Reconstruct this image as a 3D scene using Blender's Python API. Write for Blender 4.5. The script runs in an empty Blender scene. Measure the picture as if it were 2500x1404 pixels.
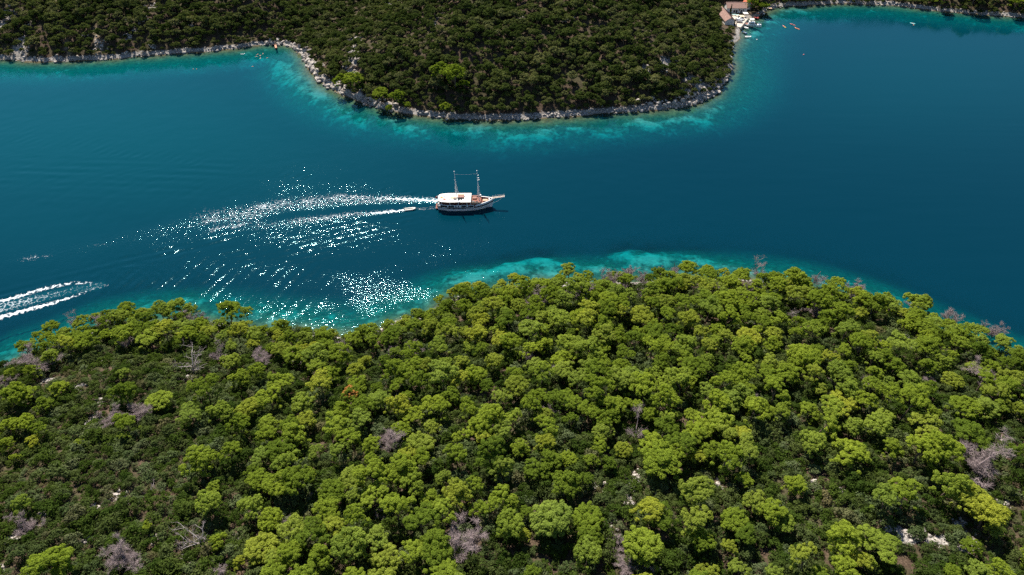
import bpy, math, random
import numpy as np
from mathutils import Vector, Matrix

# ------------------------------------------------------------------ camera, sky, sun, exposure
SC = bpy.context.scene
COL = SC.collection
R = math.radians
CAM_H, PITCH, FPX = 154.0, R(40.0), 1671.0          # drone height, tilt below the horizon, focal length for a 2500 px wide frame
cam_data = bpy.data.cameras.new('camera')
cam_data.sensor_width = 36.0
cam_data.lens = 36.0 * FPX / 2500.0
cam_data.clip_end = 12000.0
cam_data.clip_start = 1.0
cam = bpy.data.objects.new('camera', cam_data)
cam.location = (0, 0, CAM_H)
cam.rotation_euler = (R(90) - PITCH, 0, 0)
COL.objects.link(cam)
SC.camera = cam

SUN_AZ, SUN_EL = R(-22.0), R(53.0)                   # azimuth from +Y (straight ahead), negative = to the left
world = bpy.data.worlds.new('World')
SC.world = world
world.use_nodes = True
wn = world.node_tree
wn.nodes.clear()
sky = wn.nodes.new('ShaderNodeTexSky')
sky.sky_type = 'NISHITA'
sky.sun_disc = False
sky.sun_elevation = SUN_EL
sky.sun_rotation = SUN_AZ
sky.air_density = 1.0
sky.dust_density = 0.1
sky.ozone_density = 3.0
bg = wn.nodes.new('ShaderNodeBackground')
bg.inputs['Strength'].default_value = 0.066
wo = wn.nodes.new('ShaderNodeOutputWorld')
wn.links.new(sky.outputs[0], bg.inputs[0])
wn.links.new(bg.outputs[0], wo.inputs[0])

sun_data = bpy.data.lights.new('sun', 'SUN')
sun_data.energy = 5.0
sun_data.angle = R(0.53)
sun_data.color = (1.0, 0.95, 0.86)
sun = bpy.data.objects.new('sun', sun_data)
sdir = Vector((math.sin(SUN_AZ) * math.cos(SUN_EL), math.cos(SUN_AZ) * math.cos(SUN_EL), math.sin(SUN_EL)))
sun.rotation_euler = sdir.to_track_quat('Z', 'Y').to_euler()
sun.location = sdir * 600
COL.objects.link(sun)

SC.render.engine = 'CYCLES'
vs = SC.view_settings
vs.view_transform = 'Standard'
vs.look = 'None'
vs.exposure = 1.0
vs.gamma = 1.0
vs.use_curve_mapping = False
SC.cycles.max_bounces = 6
SC.cycles.diffuse_bounces = 2
SC.cycles.glossy_bounces = 2
SC.cycles.transmission_bounces = 3
SC.cycles.transparent_max_bounces = 8
SC.cycles.caustics_reflective = False
SC.cycles.caustics_refractive = False
SC.cycles.sample_clamp_indirect = 4.0
SC.cycles.use_denoising = False
SC.cycles.use_adaptive_sampling = True
SC.cycles.adaptive_threshold = 0.02

# ------------------------------------------------------------------ geometry of the place
SP, CP = math.sin(PITCH), math.cos(PITCH)

def ray(px, py):
    u = (px - 1250.0) / FPX
    v = (702.0 - py) / FPX
    return u, CP + v * SP, -SP + v * CP               # direction per unit depth

def at(px, py, z=0.0):
    """the point of the horizontal plane at height z that stands at this place of the photograph"""
    u, f, d = ray(px, py)
    t = (z - CAM_H) / d
    return (u * t, f * t, z)

def project(x, y, z):
    dz = z - CAM_H
    depth = y * CP - dz * SP
    v = (y * SP + dz * CP) / depth
    return 1250.0 + FPX * x / depth, 702.0 - FPX * v, depth

def sstep(a, b, x):
    t = np.clip((x - a) / (b - a), 0, 1)
    return t * t * (3 - 2 * t)

def hash2(ix, iy, seed):
    h = (ix.astype(np.int64) * 374761393 + iy.astype(np.int64) * 668265263 + seed * 1442695041) & 0x7fffffff
    h = ((h ^ (h >> 13)) * 1274126177) & 0x7fffffff
    h = ((h ^ (h >> 15)) * 1103515245) & 0x7fffffff
    return ((h >> 7) & 0xffff) / 65535.0

def vnoise(x, y, seed=0):
    x = np.asarray(x, float); y = np.asarray(y, float)
    ix, iy = np.floor(x), np.floor(y)
    fx, fy = x - ix, y - iy
    fx = fx * fx * (3 - 2 * fx); fy = fy * fy * (3 - 2 * fy)
    a = hash2(ix, iy, seed); b = hash2(ix + 1, iy, seed)
    c = hash2(ix, iy + 1, seed); d = hash2(ix + 1, iy + 1, seed)
    return (a * (1 - fx) + b * fx) * (1 - fy) + (c * (1 - fx) + d * fx) * fy

def fbm(x, y, seed=0, octs=4):
    s, a, t = 0.0, 0.5, 0.0
    for k in range(octs):
        s = s + a * vnoise(x * 2 ** k, y * 2 ** k, seed + 17 * k); t += a; a *= 0.5
    return s / t                                        # 0..1

NEAR_PX = [(-150, 960), (0, 912), (60, 880), (150, 845), (250, 802), (330, 788), (450, 786), (560, 800), (640, 815), (700, 812),
           (760, 818), (830, 826), (880, 822), (930, 802), (1000, 778), (1045, 772), (1080, 742), (1120, 722), (1200, 716), (1300, 700),
           (1400, 694), (1480, 692), (1560, 686), (1640, 684), (1720, 684), (1800, 684), (1880, 690), (1970, 702), (2050, 724), (2110, 738),
           (2150, 752), (2220, 782), (2290, 812), (2360, 838), (2440, 872), (2500, 896), (2620, 950)]
FAR_PX = [(-200, 152), (-90, 142), (0, 145), (60, 151), (150, 151), (230, 147), (280, 145), (330, 139), (400, 134), (450, 130), (500, 127), (560, 121),
          (620, 112), (650, 110), (690, 110), (718, 116), (738, 134), (752, 160), (768, 186), (798, 214), (838, 232), (870, 246), (905, 259),
          (960, 273), (1020, 283), (1100, 290), (1200, 294), (1300, 291), (1400, 284), (1460, 278), (1560, 272), (1650, 265), (1700, 255),
          (1745, 232), (1770, 205), (1782, 182), (1788, 150), (1790, 118), (1797, 104), (1806, 96), (1806, 82), (1808, 67), (1826, 46),
          (1841, 47), (1852, 41), (1860, 34), (1868, 27), (1878, 22), (1900, 18), (1950, 15), (2000, 12), (2050, 10), (2100, 10), (2150, 12),
          (2200, 16), (2250, 22), (2300, 28), (2340, 32), (2400, 36), (2450, 40), (2500, 44), (2600, 50), (2750, 56)]
NEAR_POLY = np.array([(-300, -400), (-300, -60), (-262, 40), (-208, 112)] + [at(*p)[:2] for p in NEAR_PX] + [(212, 118), (262, 40), (300, -60), (300, -400)])
FAR_POLY = np.array([(-2600, 3000), (-2600, 560), (-900, 400), (-520, 410)] + [at(*p)[:2] for p in FAR_PX] + [(620, 450), (1000, 520), (2600, 700), (2600, 3000)])

def sdf(poly, x, y):
    """signed distance to a shoreline polygon, positive on land"""
    x = np.asarray(x, float); y = np.asarray(y, float)
    best = np.full(x.shape, 1e12); inside = np.zeros(x.shape, bool)
    n = len(poly)
    for i in range(n):
        ax, ay = poly[i]; bx, by = poly[(i + 1) % n]
        ex, ey = bx - ax, by - ay
        t = np.clip(((x - ax) * ex + (y - ay) * ey) / (ex * ex + ey * ey), 0, 1)
        best = np.minimum(best, (x - ax - t * ex) ** 2 + (y - ay - t * ey) ** 2)
        cond = (ay > y) != (by > y)
        inside ^= cond & (x < ex * (y - ay) / ((by - ay) if by != ay else 1e-9) + ax)
    d = np.sqrt(best)
    return np.where(inside, d, -d)

def seg_dist(x, y, pts):
    best = np.full(np.shape(x), 1e12); along = np.zeros(np.shape(x)); acc = 0.0
    for (ax, ay), (bx, by) in zip(pts[:-1], pts[1:]):
        ex, ey = bx - ax, by - ay
        L = math.hypot(ex, ey)
        t = np.clip(((x - ax) * ex + (y - ay) * ey) / (L * L), 0, 1)
        d = (x - ax - t * ex) ** 2 + (y - ay - t * ey) ** 2
        m = d < best
        best = np.where(m, d, best); along = np.where(m, acc + t * L, along); acc += L
    return np.sqrt(best), along

HAM = at(1806, 44, 1.2)                                # the middle of the hamlet
VALLEY = [at(722, 112)[:2], (at(722, 112)[0] + 30, 460), (at(722, 112)[0] + 70, 620)]

def land(x, y):
    """(signed shore distances, ground height) for arrays of points"""
    x = np.asarray(x, float); y = np.asarray(y, float)
    dn = sdf(NEAR_POLY, x, y); df = sdf(FAR_POLY, x, y)
    rh = np.hypot(x - HAM[0], (y - HAM[1]) * 1.0)
    wob = (fbm(x / 9.0, y / 9.0, 3, 3) - 0.5)
    dn2 = dn + wob * 3.0
    df2 = df + wob * 3.2 * sstep(18, 42, rh)
    hn = 27.0 * (1 - np.exp(-np.maximum(dn2, 0) / 58.0)) + (fbm(x / 26, y / 26, 5, 3) - 0.5) * 5.0 * sstep(4, 30, dn2)
    hf = 52.0 * (1 - np.exp(-np.maximum(df2, 0) / 98.0)) + (fbm(x / 40, y / 40, 8, 3) - 0.5) * 9.0 * sstep(6, 40, df2)
    vd, _ = seg_dist(x, y, VALLEY)
    hf = hf * (0.38 + 0.62 * sstep(0, 62, vd))
    flat = 1 - sstep(16, 46, rh)
    hf = hf * (1 - flat) + np.minimum(hf, 1.05) * flat
    d = np.maximum(dn2, df2)
    h = np.where(dn2 > df2, hn, hf)
    rim = sstep(0, 0.8, d) * 0.55                       # a low rocky step at the waterline
    rough = (fbm(x / 3.2, y / 3.2, 12, 3) - 0.5)
    h = h + rim + rough * 1.3 * (1 - sstep(5, 16, d)) * sstep(0.5, 3, d) * sstep(20, 44, rh)
    steep = 0.19 + 0.09 * (fbm(x / 60, y / 60, 21, 2) - 0.5)
    off = np.maximum(-d, 0)
    bed = -(steep * 0.7 * off + 0.0065 * off * off) - 0.25 + rough * 0.7
    bed = -60.0 * (1 - np.exp(np.minimum(bed, 0) / 60.0))
    return dn2, df2, np.where(d > 0, h, np.minimum(bed, -0.12))

def ground(x, y):
    return float(land(np.array([x]), np.array([y]))[2][0])

def cast(px, py, above=0.0):
    """where the sight line of this pixel meets the ground raised by `above`; arrays in, arrays out"""
    px = np.asarray(px, float); py = np.asarray(py, float)
    u = (px - 1250.0) / FPX; v = (702.0 - py) / FPX
    f = CP + v * SP; dz = -SP + v * CP
    lo = np.full(px.shape, 40.0); hi = (above - 1.0 - CAM_H) / dz
    prev = lo.copy(); found = np.zeros(px.shape, bool); out = hi.copy()
    for k in range(1, 91):
        t = lo + (hi - lo) * k / 90.0
        z = CAM_H + dz * t
        g = np.maximum(land(u * t, f * t)[2], 0)
        hit = (~found) & (z <= g + above)
        out = np.where(hit, 0.5 * (t + prev), out); found |= hit; prev = t
    return u * out, f * out

# ------------------------------------------------------------------ building helpers
def new_mesh(name, verts, faces, mats=(), mat_idx=None, smooth=False):
    me = bpy.data.meshes.new(name)
    verts = np.asarray(verts, np.float32)
    if isinstance(faces, np.ndarray):
        nf, k = faces.shape
        me.vertices.add(len(verts)); me.vertices.foreach_set('co', verts.ravel())
        me.loops.add(nf * k); me.loops.foreach_set('vertex_index', faces.astype(np.int32).ravel())
        me.polygons.add(nf); me.polygons.foreach_set('loop_start', np.arange(0, nf * k, k, dtype=np.int32))
        me.update(calc_edges=True)
    else:
        me.from_pydata([tuple(map(float, v)) for v in verts], [], faces); me.update()
    for m in mats: me.materials.append(m)
    if mat_idx is not None: me.polygons.foreach_set('material_index', np.asarray(mat_idx, np.int32))
    if smooth: me.polygons.foreach_set('use_smooth', np.ones(len(me.polygons), bool))
    return me

def link(name, data, parent=None, loc=(0, 0, 0), rz=0.0, scale=None):
    o = bpy.data.objects.new(name, data)
    o.location = loc
    if rz: o.rotation_euler = (0, 0, rz)
    if scale is not None: o.scale = scale if hasattr(scale, '__len__') else (scale,) * 3
    if parent is not None: o.parent = parent
    COL.objects.link(o)
    return o

def tag(o, label, cat, group=None):
    o['label'] = label; o['category'] = cat
    if group: o['group'] = group
    return o

class MB:
    """collects boxes, tubes and lofts; build() makes one mesh object of them"""
    def __init__(s): s.v = []; s.f = []
    def add(s, v, f):
        b = len(s.v); s.v += [tuple(map(float, p)) for p in v]; s.f += [tuple(b + i for i in q) for q in f]; return s
    def box(s, x0, x1, y0, y1, z0, z1, m=None):
        v = [(x0, y0, z0), (x1, y0, z0), (x1, y1, z0), (x0, y1, z0), (x0, y0, z1), (x1, y0, z1), (x1, y1, z1), (x0, y1, z1)]
        if m is not None: v = [tuple(m @ Vector(p)) for p in v]
        return s.add(v, [(3, 2, 1, 0), (4, 5, 6, 7), (0, 1, 5, 4), (1, 2, 6, 5), (2, 3, 7, 6), (3, 0, 4, 7)])
    def tube(s, pts, rad, n=6, cap=True):
        pts = [Vector(p) for p in pts]
        if not hasattr(rad, '__len__'): rad = [rad] * len(pts)
        rings = []
        for i, p in enumerate(pts):
            d = (pts[min(i + 1, len(pts) - 1)] - pts[max(i - 1, 0)]).normalized()
            a = d.orthogonal().normalized() if abs(d.z) > 0.99 else d.cross(Vector((0, 0, 1))).normalized()
            b = d.cross(a)
            rings.append([tuple(p + (a * math.cos(2 * math.pi * k / n) + b * math.sin(2 * math.pi * k / n)) * rad[i]) for k in range(n)])
        v = [q for r_ in rings for q in r_]; f = []
        for i in range(len(pts) - 1):
            for k in range(n):
                f.append((i * n + k, i * n + (k + 1) % n, (i + 1) * n + (k + 1) % n, (i + 1) * n + k))
        if cap:
            f.append(tuple(range(n))[::-1]); f.append(tuple((len(pts) - 1) * n + k for k in range(n)))
        return s.add(v, f)
    def loft(s, rings, close=False, cap0=False, cap1=False):
        n = len(rings[0]); v = [p for r_ in rings for p in r_]; f = []
        for i in range(len(rings) - 1):
            for k in range(n if close else n - 1):
                f.append((i * n + k, i * n + (k + 1) % n, (i + 1) * n + (k + 1) % n, (i + 1) * n + k))
        if cap0: f.append(tuple(range(n))[::-1])
        if cap1: f.append(tuple((len(rings) - 1) * n + k for k in range(n)))
        return s.add(v, f)
    def lathe(s, prof, n=10, c=(0, 0, 0)):
        rings = [[(c[0] + r_ * math.cos(2 * math.pi * k / n), c[1] + r_ * math.sin(2 * math.pi * k / n), c[2] + z) for k in range(n)] for r_, z in prof]
        return s.loft(rings, True, True, True)
    def mesh(s, name, mat, smooth=False):
        return new_mesh(name, s.v, s.f, [mat], None, smooth)
    def build(s, name, mat, parent=None, smooth=False, **kw):
        return link(name, s.mesh(name, mat, smooth), parent, **kw)

# ------------------------------------------------------------------ materials
def node_mat(name):
    m = bpy.data.materials.new(name); m.use_nodes = True
    nt = m.node_tree; nt.nodes.clear()
    out = nt.nodes.new('ShaderNodeOutputMaterial')
    N = lambda t, **kw: _node(nt, t, kw)
    return m, nt, N, out

def _node(nt, t, kw):
    n = nt.nodes.new('ShaderNode' + t)
    for k, v in kw.items(): setattr(n, k, v)
    return n

def ramp(nt, fac, stops, interp='LINEAR'):
    n = nt.nodes.new('ShaderNodeValToRGB'); n.color_ramp.interpolation = interp
    e = n.color_ramp.elements
    while len(e) < len(stops): e.new(0.5)
    for i, (p, c) in enumerate(stops): e[i].position = p; e[i].color = (c[0], c[1], c[2], 1)
    if fac is not None: nt.links.new(fac, n.inputs[0])
    return n.outputs[0]

def math_n(nt, op, a, b=None, c=None, clamp=False):
    n = nt.nodes.new('ShaderNodeMath'); n.operation = op; n.use_clamp = clamp
    for i, s in enumerate((a, b, c)):
        if s is None: continue
        if isinstance(s, (int, float)): n.inputs[i].default_value = s
        else: nt.links.new(s, n.inputs[i])
    return n.outputs[0]

def mix_c(nt, fac, a, b, mode='MIX'):
    n = nt.nodes.new('ShaderNodeMix'); n.data_type = 'RGBA'; n.blend_type = mode
    for i, s in ((0, fac), (6, a), (7, b)):
        if isinstance(s, (int, float)): n.inputs[i].default_value = s
        elif isinstance(s, (tuple, list)): n.inputs[i].default_value = (*s[:3], 1)
        else: nt.links.new(s, n.inputs[i])
    return n.outputs[2]

def noise_t(nt, co, scale, detail=3, rough=0.55):
    n = nt.nodes.new('ShaderNodeTexNoise'); n.inputs['Scale'].default_value = scale
    n.inputs['Detail'].default_value = detail; n.inputs['Roughness'].default_value = rough
    if co is not None: nt.links.new(co, n.inputs['Vector'])
    return n.outputs['Fac']

def attr_t(nt, name):
    n = nt.nodes.new('ShaderNodeAttribute'); n.attribute_name = name
    return n.outputs['Fac']

def plain(name, c, rough=0.6, spec=0.4, var=0.12, scale=3.0, metal=0.0, bump=0.0):
    """paint, wood, plastic: one colour with a little unevenness"""
    m, nt, N, out = node_mat(name)
    co = N('TexCoord').outputs['Object']
    nz = noise_t(nt, co, scale, 4)
    lo = tuple(x * (1 - var) for x in c); hi = tuple(min(1, x * (1 + var)) for x in c)
    b = N('BsdfPrincipled')
    nt.links.new(ramp(nt, nz, [(0.3, lo), (0.7, hi)]), b.inputs['Base Color'])
    b.inputs['Roughness'].default_value = rough; b.inputs['Metallic'].default_value = metal
    b.inputs['Specular IOR Level'].default_value = spec
    if bump:
        bp = N('Bump'); bp.inputs['Strength'].default_value = bump
        nt.links.new(nz, bp.inputs['Height']); nt.links.new(bp.outputs[0], b.inputs['Normal'])
    nt.links.new(b.outputs[0], out.inputs[0])
    return m

def leaf_mat(name, stops, trans=0.3, tint=(1.25, 1.2, 0.6), clump=0.9, dark=0.75):
    """foliage: each plant takes its own tone, leaf sprays vary inside it, thin leaves let light through"""
    m, nt, N, out = node_mat(name)
    rnd = N('ObjectInfo').outputs['Random']
    base = ramp(nt, rnd, stops)
    geo = N('NewGeometry')
    nz = noise_t(nt, geo.outputs['Position'], clump, 2)
    ri = geo.outputs['Random Per Island']
    v = math_n(nt, 'ADD', math_n(nt, 'MULTIPLY', nz, 0.7), math_n(nt, 'MULTIPLY', ri, 0.5))
    big_n = noise_t(nt, geo.outputs['Position'], 0.035, 2)
    base = mix_c(nt, 1.0, base, ramp(nt, big_n, [(0.35, (0.80, 0.84, 0.85)), (0.65, (1.16, 1.12, 1.10))]), 'MULTIPLY')
    col = mix_c(nt, 1.0, base, ramp(nt, v, [(0.25, (dark, dark * 0.98, dark * 0.9)), (0.85, (1.22, 1.18, 1.05))]), 'MULTIPLY')
    d = N('BsdfDiffuse'); t = N('BsdfTranslucent')
    nt.links.new(col, d.inputs[0])
    nt.links.new(mix_c(nt, 1.0, col, tint, 'MULTIPLY'), t.inputs[0])
    mx = N('MixShader'); mx.inputs[0].default_value = trans
    nt.links.new(d.outputs[0], mx.inputs[1]); nt.links.new(t.outputs[0], mx.inputs[2])
    nt.links.new(mx.outputs[0], out.inputs[0])
    return m

M = {}
M['pine'] = leaf_mat('pine_needles', [(0.0, (0.120, 0.180, 0.026)), (0.2, (0.195, 0.265, 0.034)), (0.5, (0.240, 0.312, 0.040)), (0.75, (0.215, 0.290, 0.058)), (1.0, (0.305, 0.345, 0.048))], 0.54)
M['pine_far'] = leaf_mat('far_pine_needles', [(0.0, (0.14, 0.20, 0.02)), (1.0, (0.18, 0.24, 0.03))], 0.34)
M['orange'] = leaf_mat('dying_pine_needles', [(0.0, (0.36, 0.17, 0.05)), (1.0, (0.40, 0.20, 0.06))], 0.25, (1.2, 1.0, 0.7))
M['shrub'] = leaf_mat('maquis_leaves', [(0.0, (0.0320, 0.0560, 0.0112)), (0.3, (0.0496, 0.0784, 0.0144)), (0.55, (0.0600, 0.0800, 0.0256)), (0.8, (0.0680, 0.0960, 0.0360)),
                                        (0.93, (0.0960, 0.1240, 0.0600)), (1.0, (0.1040, 0.0960, 0.0480))], 0.22, (1.2, 1.2, 0.7), 1.6)
M['oak'] = leaf_mat('evergreen_oak_leaves', [(0.0, (0.032, 0.051, 0.013)), (0.4, (0.056, 0.078, 0.022)), (0.75, (0.080, 0.098, 0.033)), (1.0, (0.118, 0.128, 0.056))], 0.28, (1.2, 1.15, 0.7), 0.7)
M['cypress'] = leaf_mat('cypress_leaves', [(0.0, (0.03, 0.05, 0.015)), (1.0, (0.04, 0.06, 0.02))], 0.15)
M['bark'] = plain('pine_bark', (0.16, 0.115, 0.085), 0.9, 0.1, 0.3, 4, 0, 0.4)
M['deadwood'] = plain('weathered_dead_wood', (0.245, 0.19, 0.185), 0.9, 0.1, 0.25, 5)
M['palewood'] = plain('bleached_dead_wood', (0.33, 0.285, 0.26), 0.85, 0.1, 0.2, 5)
M['rock'] = plain('pale_limestone', (0.37, 0.325, 0.285), 0.95, 0.1, 0.35, 0.9, 0, 0.5)
# ------------------------------------------------------------------ ground sheet: near headland, far hills and the sea bed in one
def axis(lo, hi, f0, f1, step, grow=1.18):
    a = list(np.arange(f0, f1 + step * 0.5, step))
    s = step
    while a[-1] < hi: s = min(s * grow, 400); a.append(a[-1] + s)
    s = step; left = []
    x = f0
    while x > lo: s = min(s * grow, 400); x -= s; left.append(x)
    return np.array(left[::-1] + a)

def grid(xs, ys):
    X, Y = np.meshgrid(xs, ys)
    nx, ny = len(xs), len(ys)
    i = np.arange(nx - 1)[None, :] + nx * np.arange(ny - 1)[:, None]
    f = np.stack([i, i + 1, i + 1 + nx, i + nx], -1).reshape(-1, 4)
    return X.ravel(), Y.ravel(), f

def set_attr(me, name, arr):
    a = me.attributes.new(name, 'FLOAT', 'POINT'); a.data.foreach_set('value', np.asarray(arr, np.float32))

# bare limestone and earth showing between the bushes: (pixel x, pixel y, half width, half height, strength)
ROCK_PX = [(862, 98, 26, 10, .8), (866, 128, 18, 22, .9), (858, 152, 22, 14, .8), (852, 178, 20, 14, .9), (868, 186, 14, 10, .9), (816, 100, 14, 8, .5), (828, 86, 14, 6, .7),
           (885, 70, 20, 8, .7), (950, 8, 30, 8, .8), (1060, 40, 24, 22, .5), (1055, 58, 12, 8, .8), (1378, 48, 26, 8, .6), (1275, 45, 12, 8, .4),
           (1622, 158, 22, 18, 1.), (1575, 172, 14, 16, .9), (1660, 150, 10, 14, .6), (1690, 196, 24, 14, 1.), (1712, 214, 20, 18, .9), (1740, 205, 16, 12, .6), (1680, 225, 22, 12, .7), (1725, 235, 24, 12, 1.),
           (20, 36, 14, 18, 1.), (8, 62, 12, 14, 1.), (50, 104, 18, 14, .9), (45, 124, 22, 14, 1.), (75, 55, 10, 18, .6), (75, 100, 10, 12, .6), (245, 108, 14, 10, .6), (232, 100, 8, 12, .6), (370, 20, 18, 8, .6),
           (305, 52, 8, 8, .6), (330, 66, 10, 8, .6), (315, 95, 10, 7, .7), (350, 50, 9, 7, .6), (375, 112, 8, 10, .7), (462, 60, 9, 7, .5), (205, 92, 10, 6, .5), (140, 60, 10, 8, .4),
           (2180, 1295, 30, 16, 1.), (2215, 1318, 40, 14, 1.), (2290, 1318, 36, 16, 1.), (2340, 1285, 26, 18, 1.), (2365, 1325, 24, 18, .9), (2450, 1235, 20, 12, .9), (2120, 1305, 16, 12, .8), (2350, 1345, 20, 14, .8),
           (1548, 1160, 18, 10, 1.), (1542, 1185, 16, 16, .9), (1536, 1218, 16, 10, .8), (1610, 1200, 14, 14, .8), (1590, 1220, 12, 8, .8), (1462, 1196, 18, 9, .6), (1490, 1282, 14, 16, .5), (1755, 1185, 12, 14, .8), (2030, 1215, 18, 16, .7), (1985, 1180, 12, 14, .7), (2060, 1205, 12, 12, .6),
           (122, 930, 22, 9, .9), (190, 945, 24, 10, .9), (225, 1028, 22, 14, .9), (242, 980, 10, 10, .8), (258, 880, 14, 8, .5), (450, 922, 40, 9, .6), (505, 872, 26, 7, .5), (395, 855, 30, 6, .4),
           (285, 1215, 20, 14, .8), (300, 1228, 18, 12, .8), (235, 1248, 22, 14, .6), (110, 1258, 12, 8, .8), (30, 1312, 16, 10, .9), (215, 1325, 20, 14, .8), (380, 1315, 16, 14, .7), (450, 1365, 16, 18, .8), (575, 1318, 20, 12, .6), (8, 1390, 10, 12, .8), (480, 1085, 14, 10, .6),
           (735, 884, 24, 10, .7), (720, 1210, 26, 14, .5), (1050, 768, 20, 12, 1.), (1030, 770, 12, 8, 1.), (1105, 745, 14, 10, .7), (1320, 695, 22, 10, .8), (1390, 695, 20, 10, .8), (1555, 695, 16, 10, .6), (1975, 700, 16, 9, 1.), (1930, 755, 30, 8, .5), (2085, 790, 12, 10, .5), (2450, 1070, 12, 14, .6), (1130, 1350, 16, 12, .5)]
PATH_PX = [[(128, -12), (140, 12), (154, 32), (160, 50), (153, 70), (160, 95), (170, 135)], [(232, 70), (238, 100), (246, 128)]]
SAND_PX = [(690, 165, 60, 26, .9), (735, 195, 55, 26, 1.), (640, 150, 80, 16, .7), (500, 160, 110, 14, .5), (770, 225, 50, 20, 1.), (840, 262, 60, 16, .8), (900, 292, 70, 14, .6), (180, 178, 190, 14, .35),
           (1000, 305, 90, 10, .8), (1150, 318, 140, 12, .8), (1290, 330, 110, 14, .9), (1420, 318, 110, 14, .95), (1560, 308, 100, 14, .95), (1680, 290, 80, 16, .95), (1740, 265, 50, 14, .8), (1250, 355, 160, 14, .5),
           (1860, 65, 28, 14, .9), (1845, 92, 26, 14, .95), (1870, 45, 30, 10, .8), (1935, 33, 60, 9, .9), (2010, 32, 50, 9, .8), (2090, 40, 40, 9, .7), (2200, 48, 40, 12, .6), (2380, 56, 90, 10, .4), (2490, 62, 40, 12, .7),
           (650, 775, 70, 18, 1.), (740, 785, 50, 16, .9), (600, 745, 30, 14, .5), (430, 735, 90, 18, .75), (360, 740, 40, 12, .8), (860, 810, 60, 10, .6), (1010, 745, 60, 12, .5),
           (1150, 665, 80, 30, 1.), (1230, 650, 80, 30, 1.), (1320, 628, 80, 28, 1.), (1310, 665, 70, 18, .9), (1420, 645, 70, 26, .9), (1540, 605, 50, 22, 1.), (1600, 622, 70, 26, 1.), (1700, 620, 70, 24, 1.), (1760, 650, 60, 14, .8), (1640, 655, 80, 12, .8),
           (1850, 660, 70, 14, .8), (1950, 680, 50, 12, .7), (2030, 695, 40, 10, .6), (2150, 715, 60, 14, .6), (2300, 778, 30, 12, .6), (1500, 665, 60, 10, .6)]

def blobs(px, py, table):
    out = np.zeros(px.shape)
    for bx, by, rx, ry, s in table:
        e = ((px - bx) / rx) ** 2 + ((py - by) / ry) ** 2
        m = e < 9
        out[m] = np.maximum(out[m], s * np.exp(-e[m]))
    return out

def sand_at(X, Y):
    px, py, dep = project(X, Y, 0 * X)
    k = (dep > 30) & (px > -500) & (px < 3000) & (py > -200) & (py < 1200)
    o = np.zeros(X.shape)
    w1 = (fbm(X / 16, Y / 11, 140, 4) - .5); w2 = (fbm(X / 16, Y / 11, 145, 4) - .5)
    o[k] = blobs(px[k] + w1[k] * 150, py[k] + w2[k] * 60, SAND_PX)
    return o * sstep(.15, .75, fbm(X / 6, Y / 4, 147, 3) + .25 * o)

gx, gy, gf = grid(axis(-2600, 2600, -345, 385, 2.1), axis(-420, 3000, 42, 520, 2.1))
dn, df, gz = land(gx, gy)
dist = np.maximum(dn, df)
ppx, ppy, pdep = project(gx, gy, np.maximum(gz, 0))
ok = (pdep > 30) & (ppx > -700) & (ppx < 3200) & (ppy > -500) & (ppy < 2000)
rockm = np.zeros(gx.shape); sandm = np.zeros(gx.shape); pathm = np.zeros(gx.shape)
jx = (fbm(gx / 7, gy / 7, 40, 3) - .5) * 26; jy = (fbm(gx / 7, gy / 7, 41, 3) - .5) * 18
rockm[ok] = blobs(ppx[ok] + jx[ok] * .6, ppy[ok] + jy[ok] * .6, ROCK_PX)
sandm = sand_at(gx, gy)
gz = np.where(dist < 0, gz * (1 - .5 * sandm), gz)
band = sstep(-26, -10, dist) * (1 - sstep(-6, -2, dist)) * (0.14 + 0.16 * (dn > df))
sandm = np.maximum(sandm, band)
for pth in PATH_PX:
    d_, _ = seg_dist(ppx, ppy, pth)
    pathm[ok] = np.maximum(pathm[ok], np.exp(-(d_[ok] / 5.0) ** 2))
sl_ = ((ppx - 1841) / 14) ** 2 + ((ppy - 42) / 7) ** 2
pathm[ok] = np.maximum(pathm[ok], np.exp(-sl_[ok] ** 2))      # the small sandy landing
gz = gz + np.where(dist > 3, rockm * (fbm(gx / 2.6, gy / 2.6, 77, 2) - .35) * 2.2, 0)
me = new_mesh('terrain', np.stack([gx, gy, gz], 1), gf, smooth=True)
set_attr(me, 'shore', dist); set_attr(me, 'bare', rockm); set_attr(me, 'sand', sandm); set_attr(me, 'track', pathm); set_attr(me, 'near', (dn > df).astype(float))

m, nt, N, out = node_mat('terrain_rock_soil_and_sea_bed')
pos = N('NewGeometry').outputs['Position']
n1 = noise_t(nt, pos, 0.55, 3, 0.65); n2 = noise_t(nt, pos, 2.3, 2, 0.65); n3 = noise_t(nt, pos, 0.16, 2, 0.6)
shore, bare, sand = attr_t(nt, 'shore'), attr_t(nt, 'bare'), attr_t(nt, 'sand')
soil = ramp(nt, n2, [(0.25, (0.035, 0.025, 0.016)), (0.55, (0.075, 0.050, 0.034)), (0.8, (0.17, 0.115, 0.08))])
litter = ramp(nt, n1, [(0.3, (0.03, 0.030, 0.014)), (0.7, (0.075, 0.062, 0.034))])
soil = mix_c(nt, ramp(nt, n3, [(0.4, (0, 0, 0)), (0.6, (1, 1, 1))]), soil, litter)
vor = N('TexVoronoi'); vor.feature = 'DISTANCE_TO_EDGE'; vor.inputs['Scale'].default_value = 0.9
nt.links.new(pos, vor.inputs['Vector'])
stone = mix_c(nt, ramp(nt, vor.outputs['Distance'], [(0.0, (1, 1, 1)), (0.12, (0, 0, 0))]), ramp(nt, n2, [(0.25, (0.20, 0.18, 0.16)), (0.6, (0.36, 0.33, 0.30)), (0.8, (0.46, 0.43, 0.40))]), (0.12, 0.10, 0.085))
bw = math_n(nt, 'ADD', math_n(nt, 'MULTIPLY', bare, 1.5), math_n(nt, 'MULTIPLY_ADD', n1, 1.4, -1.05), clamp=True)
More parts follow.
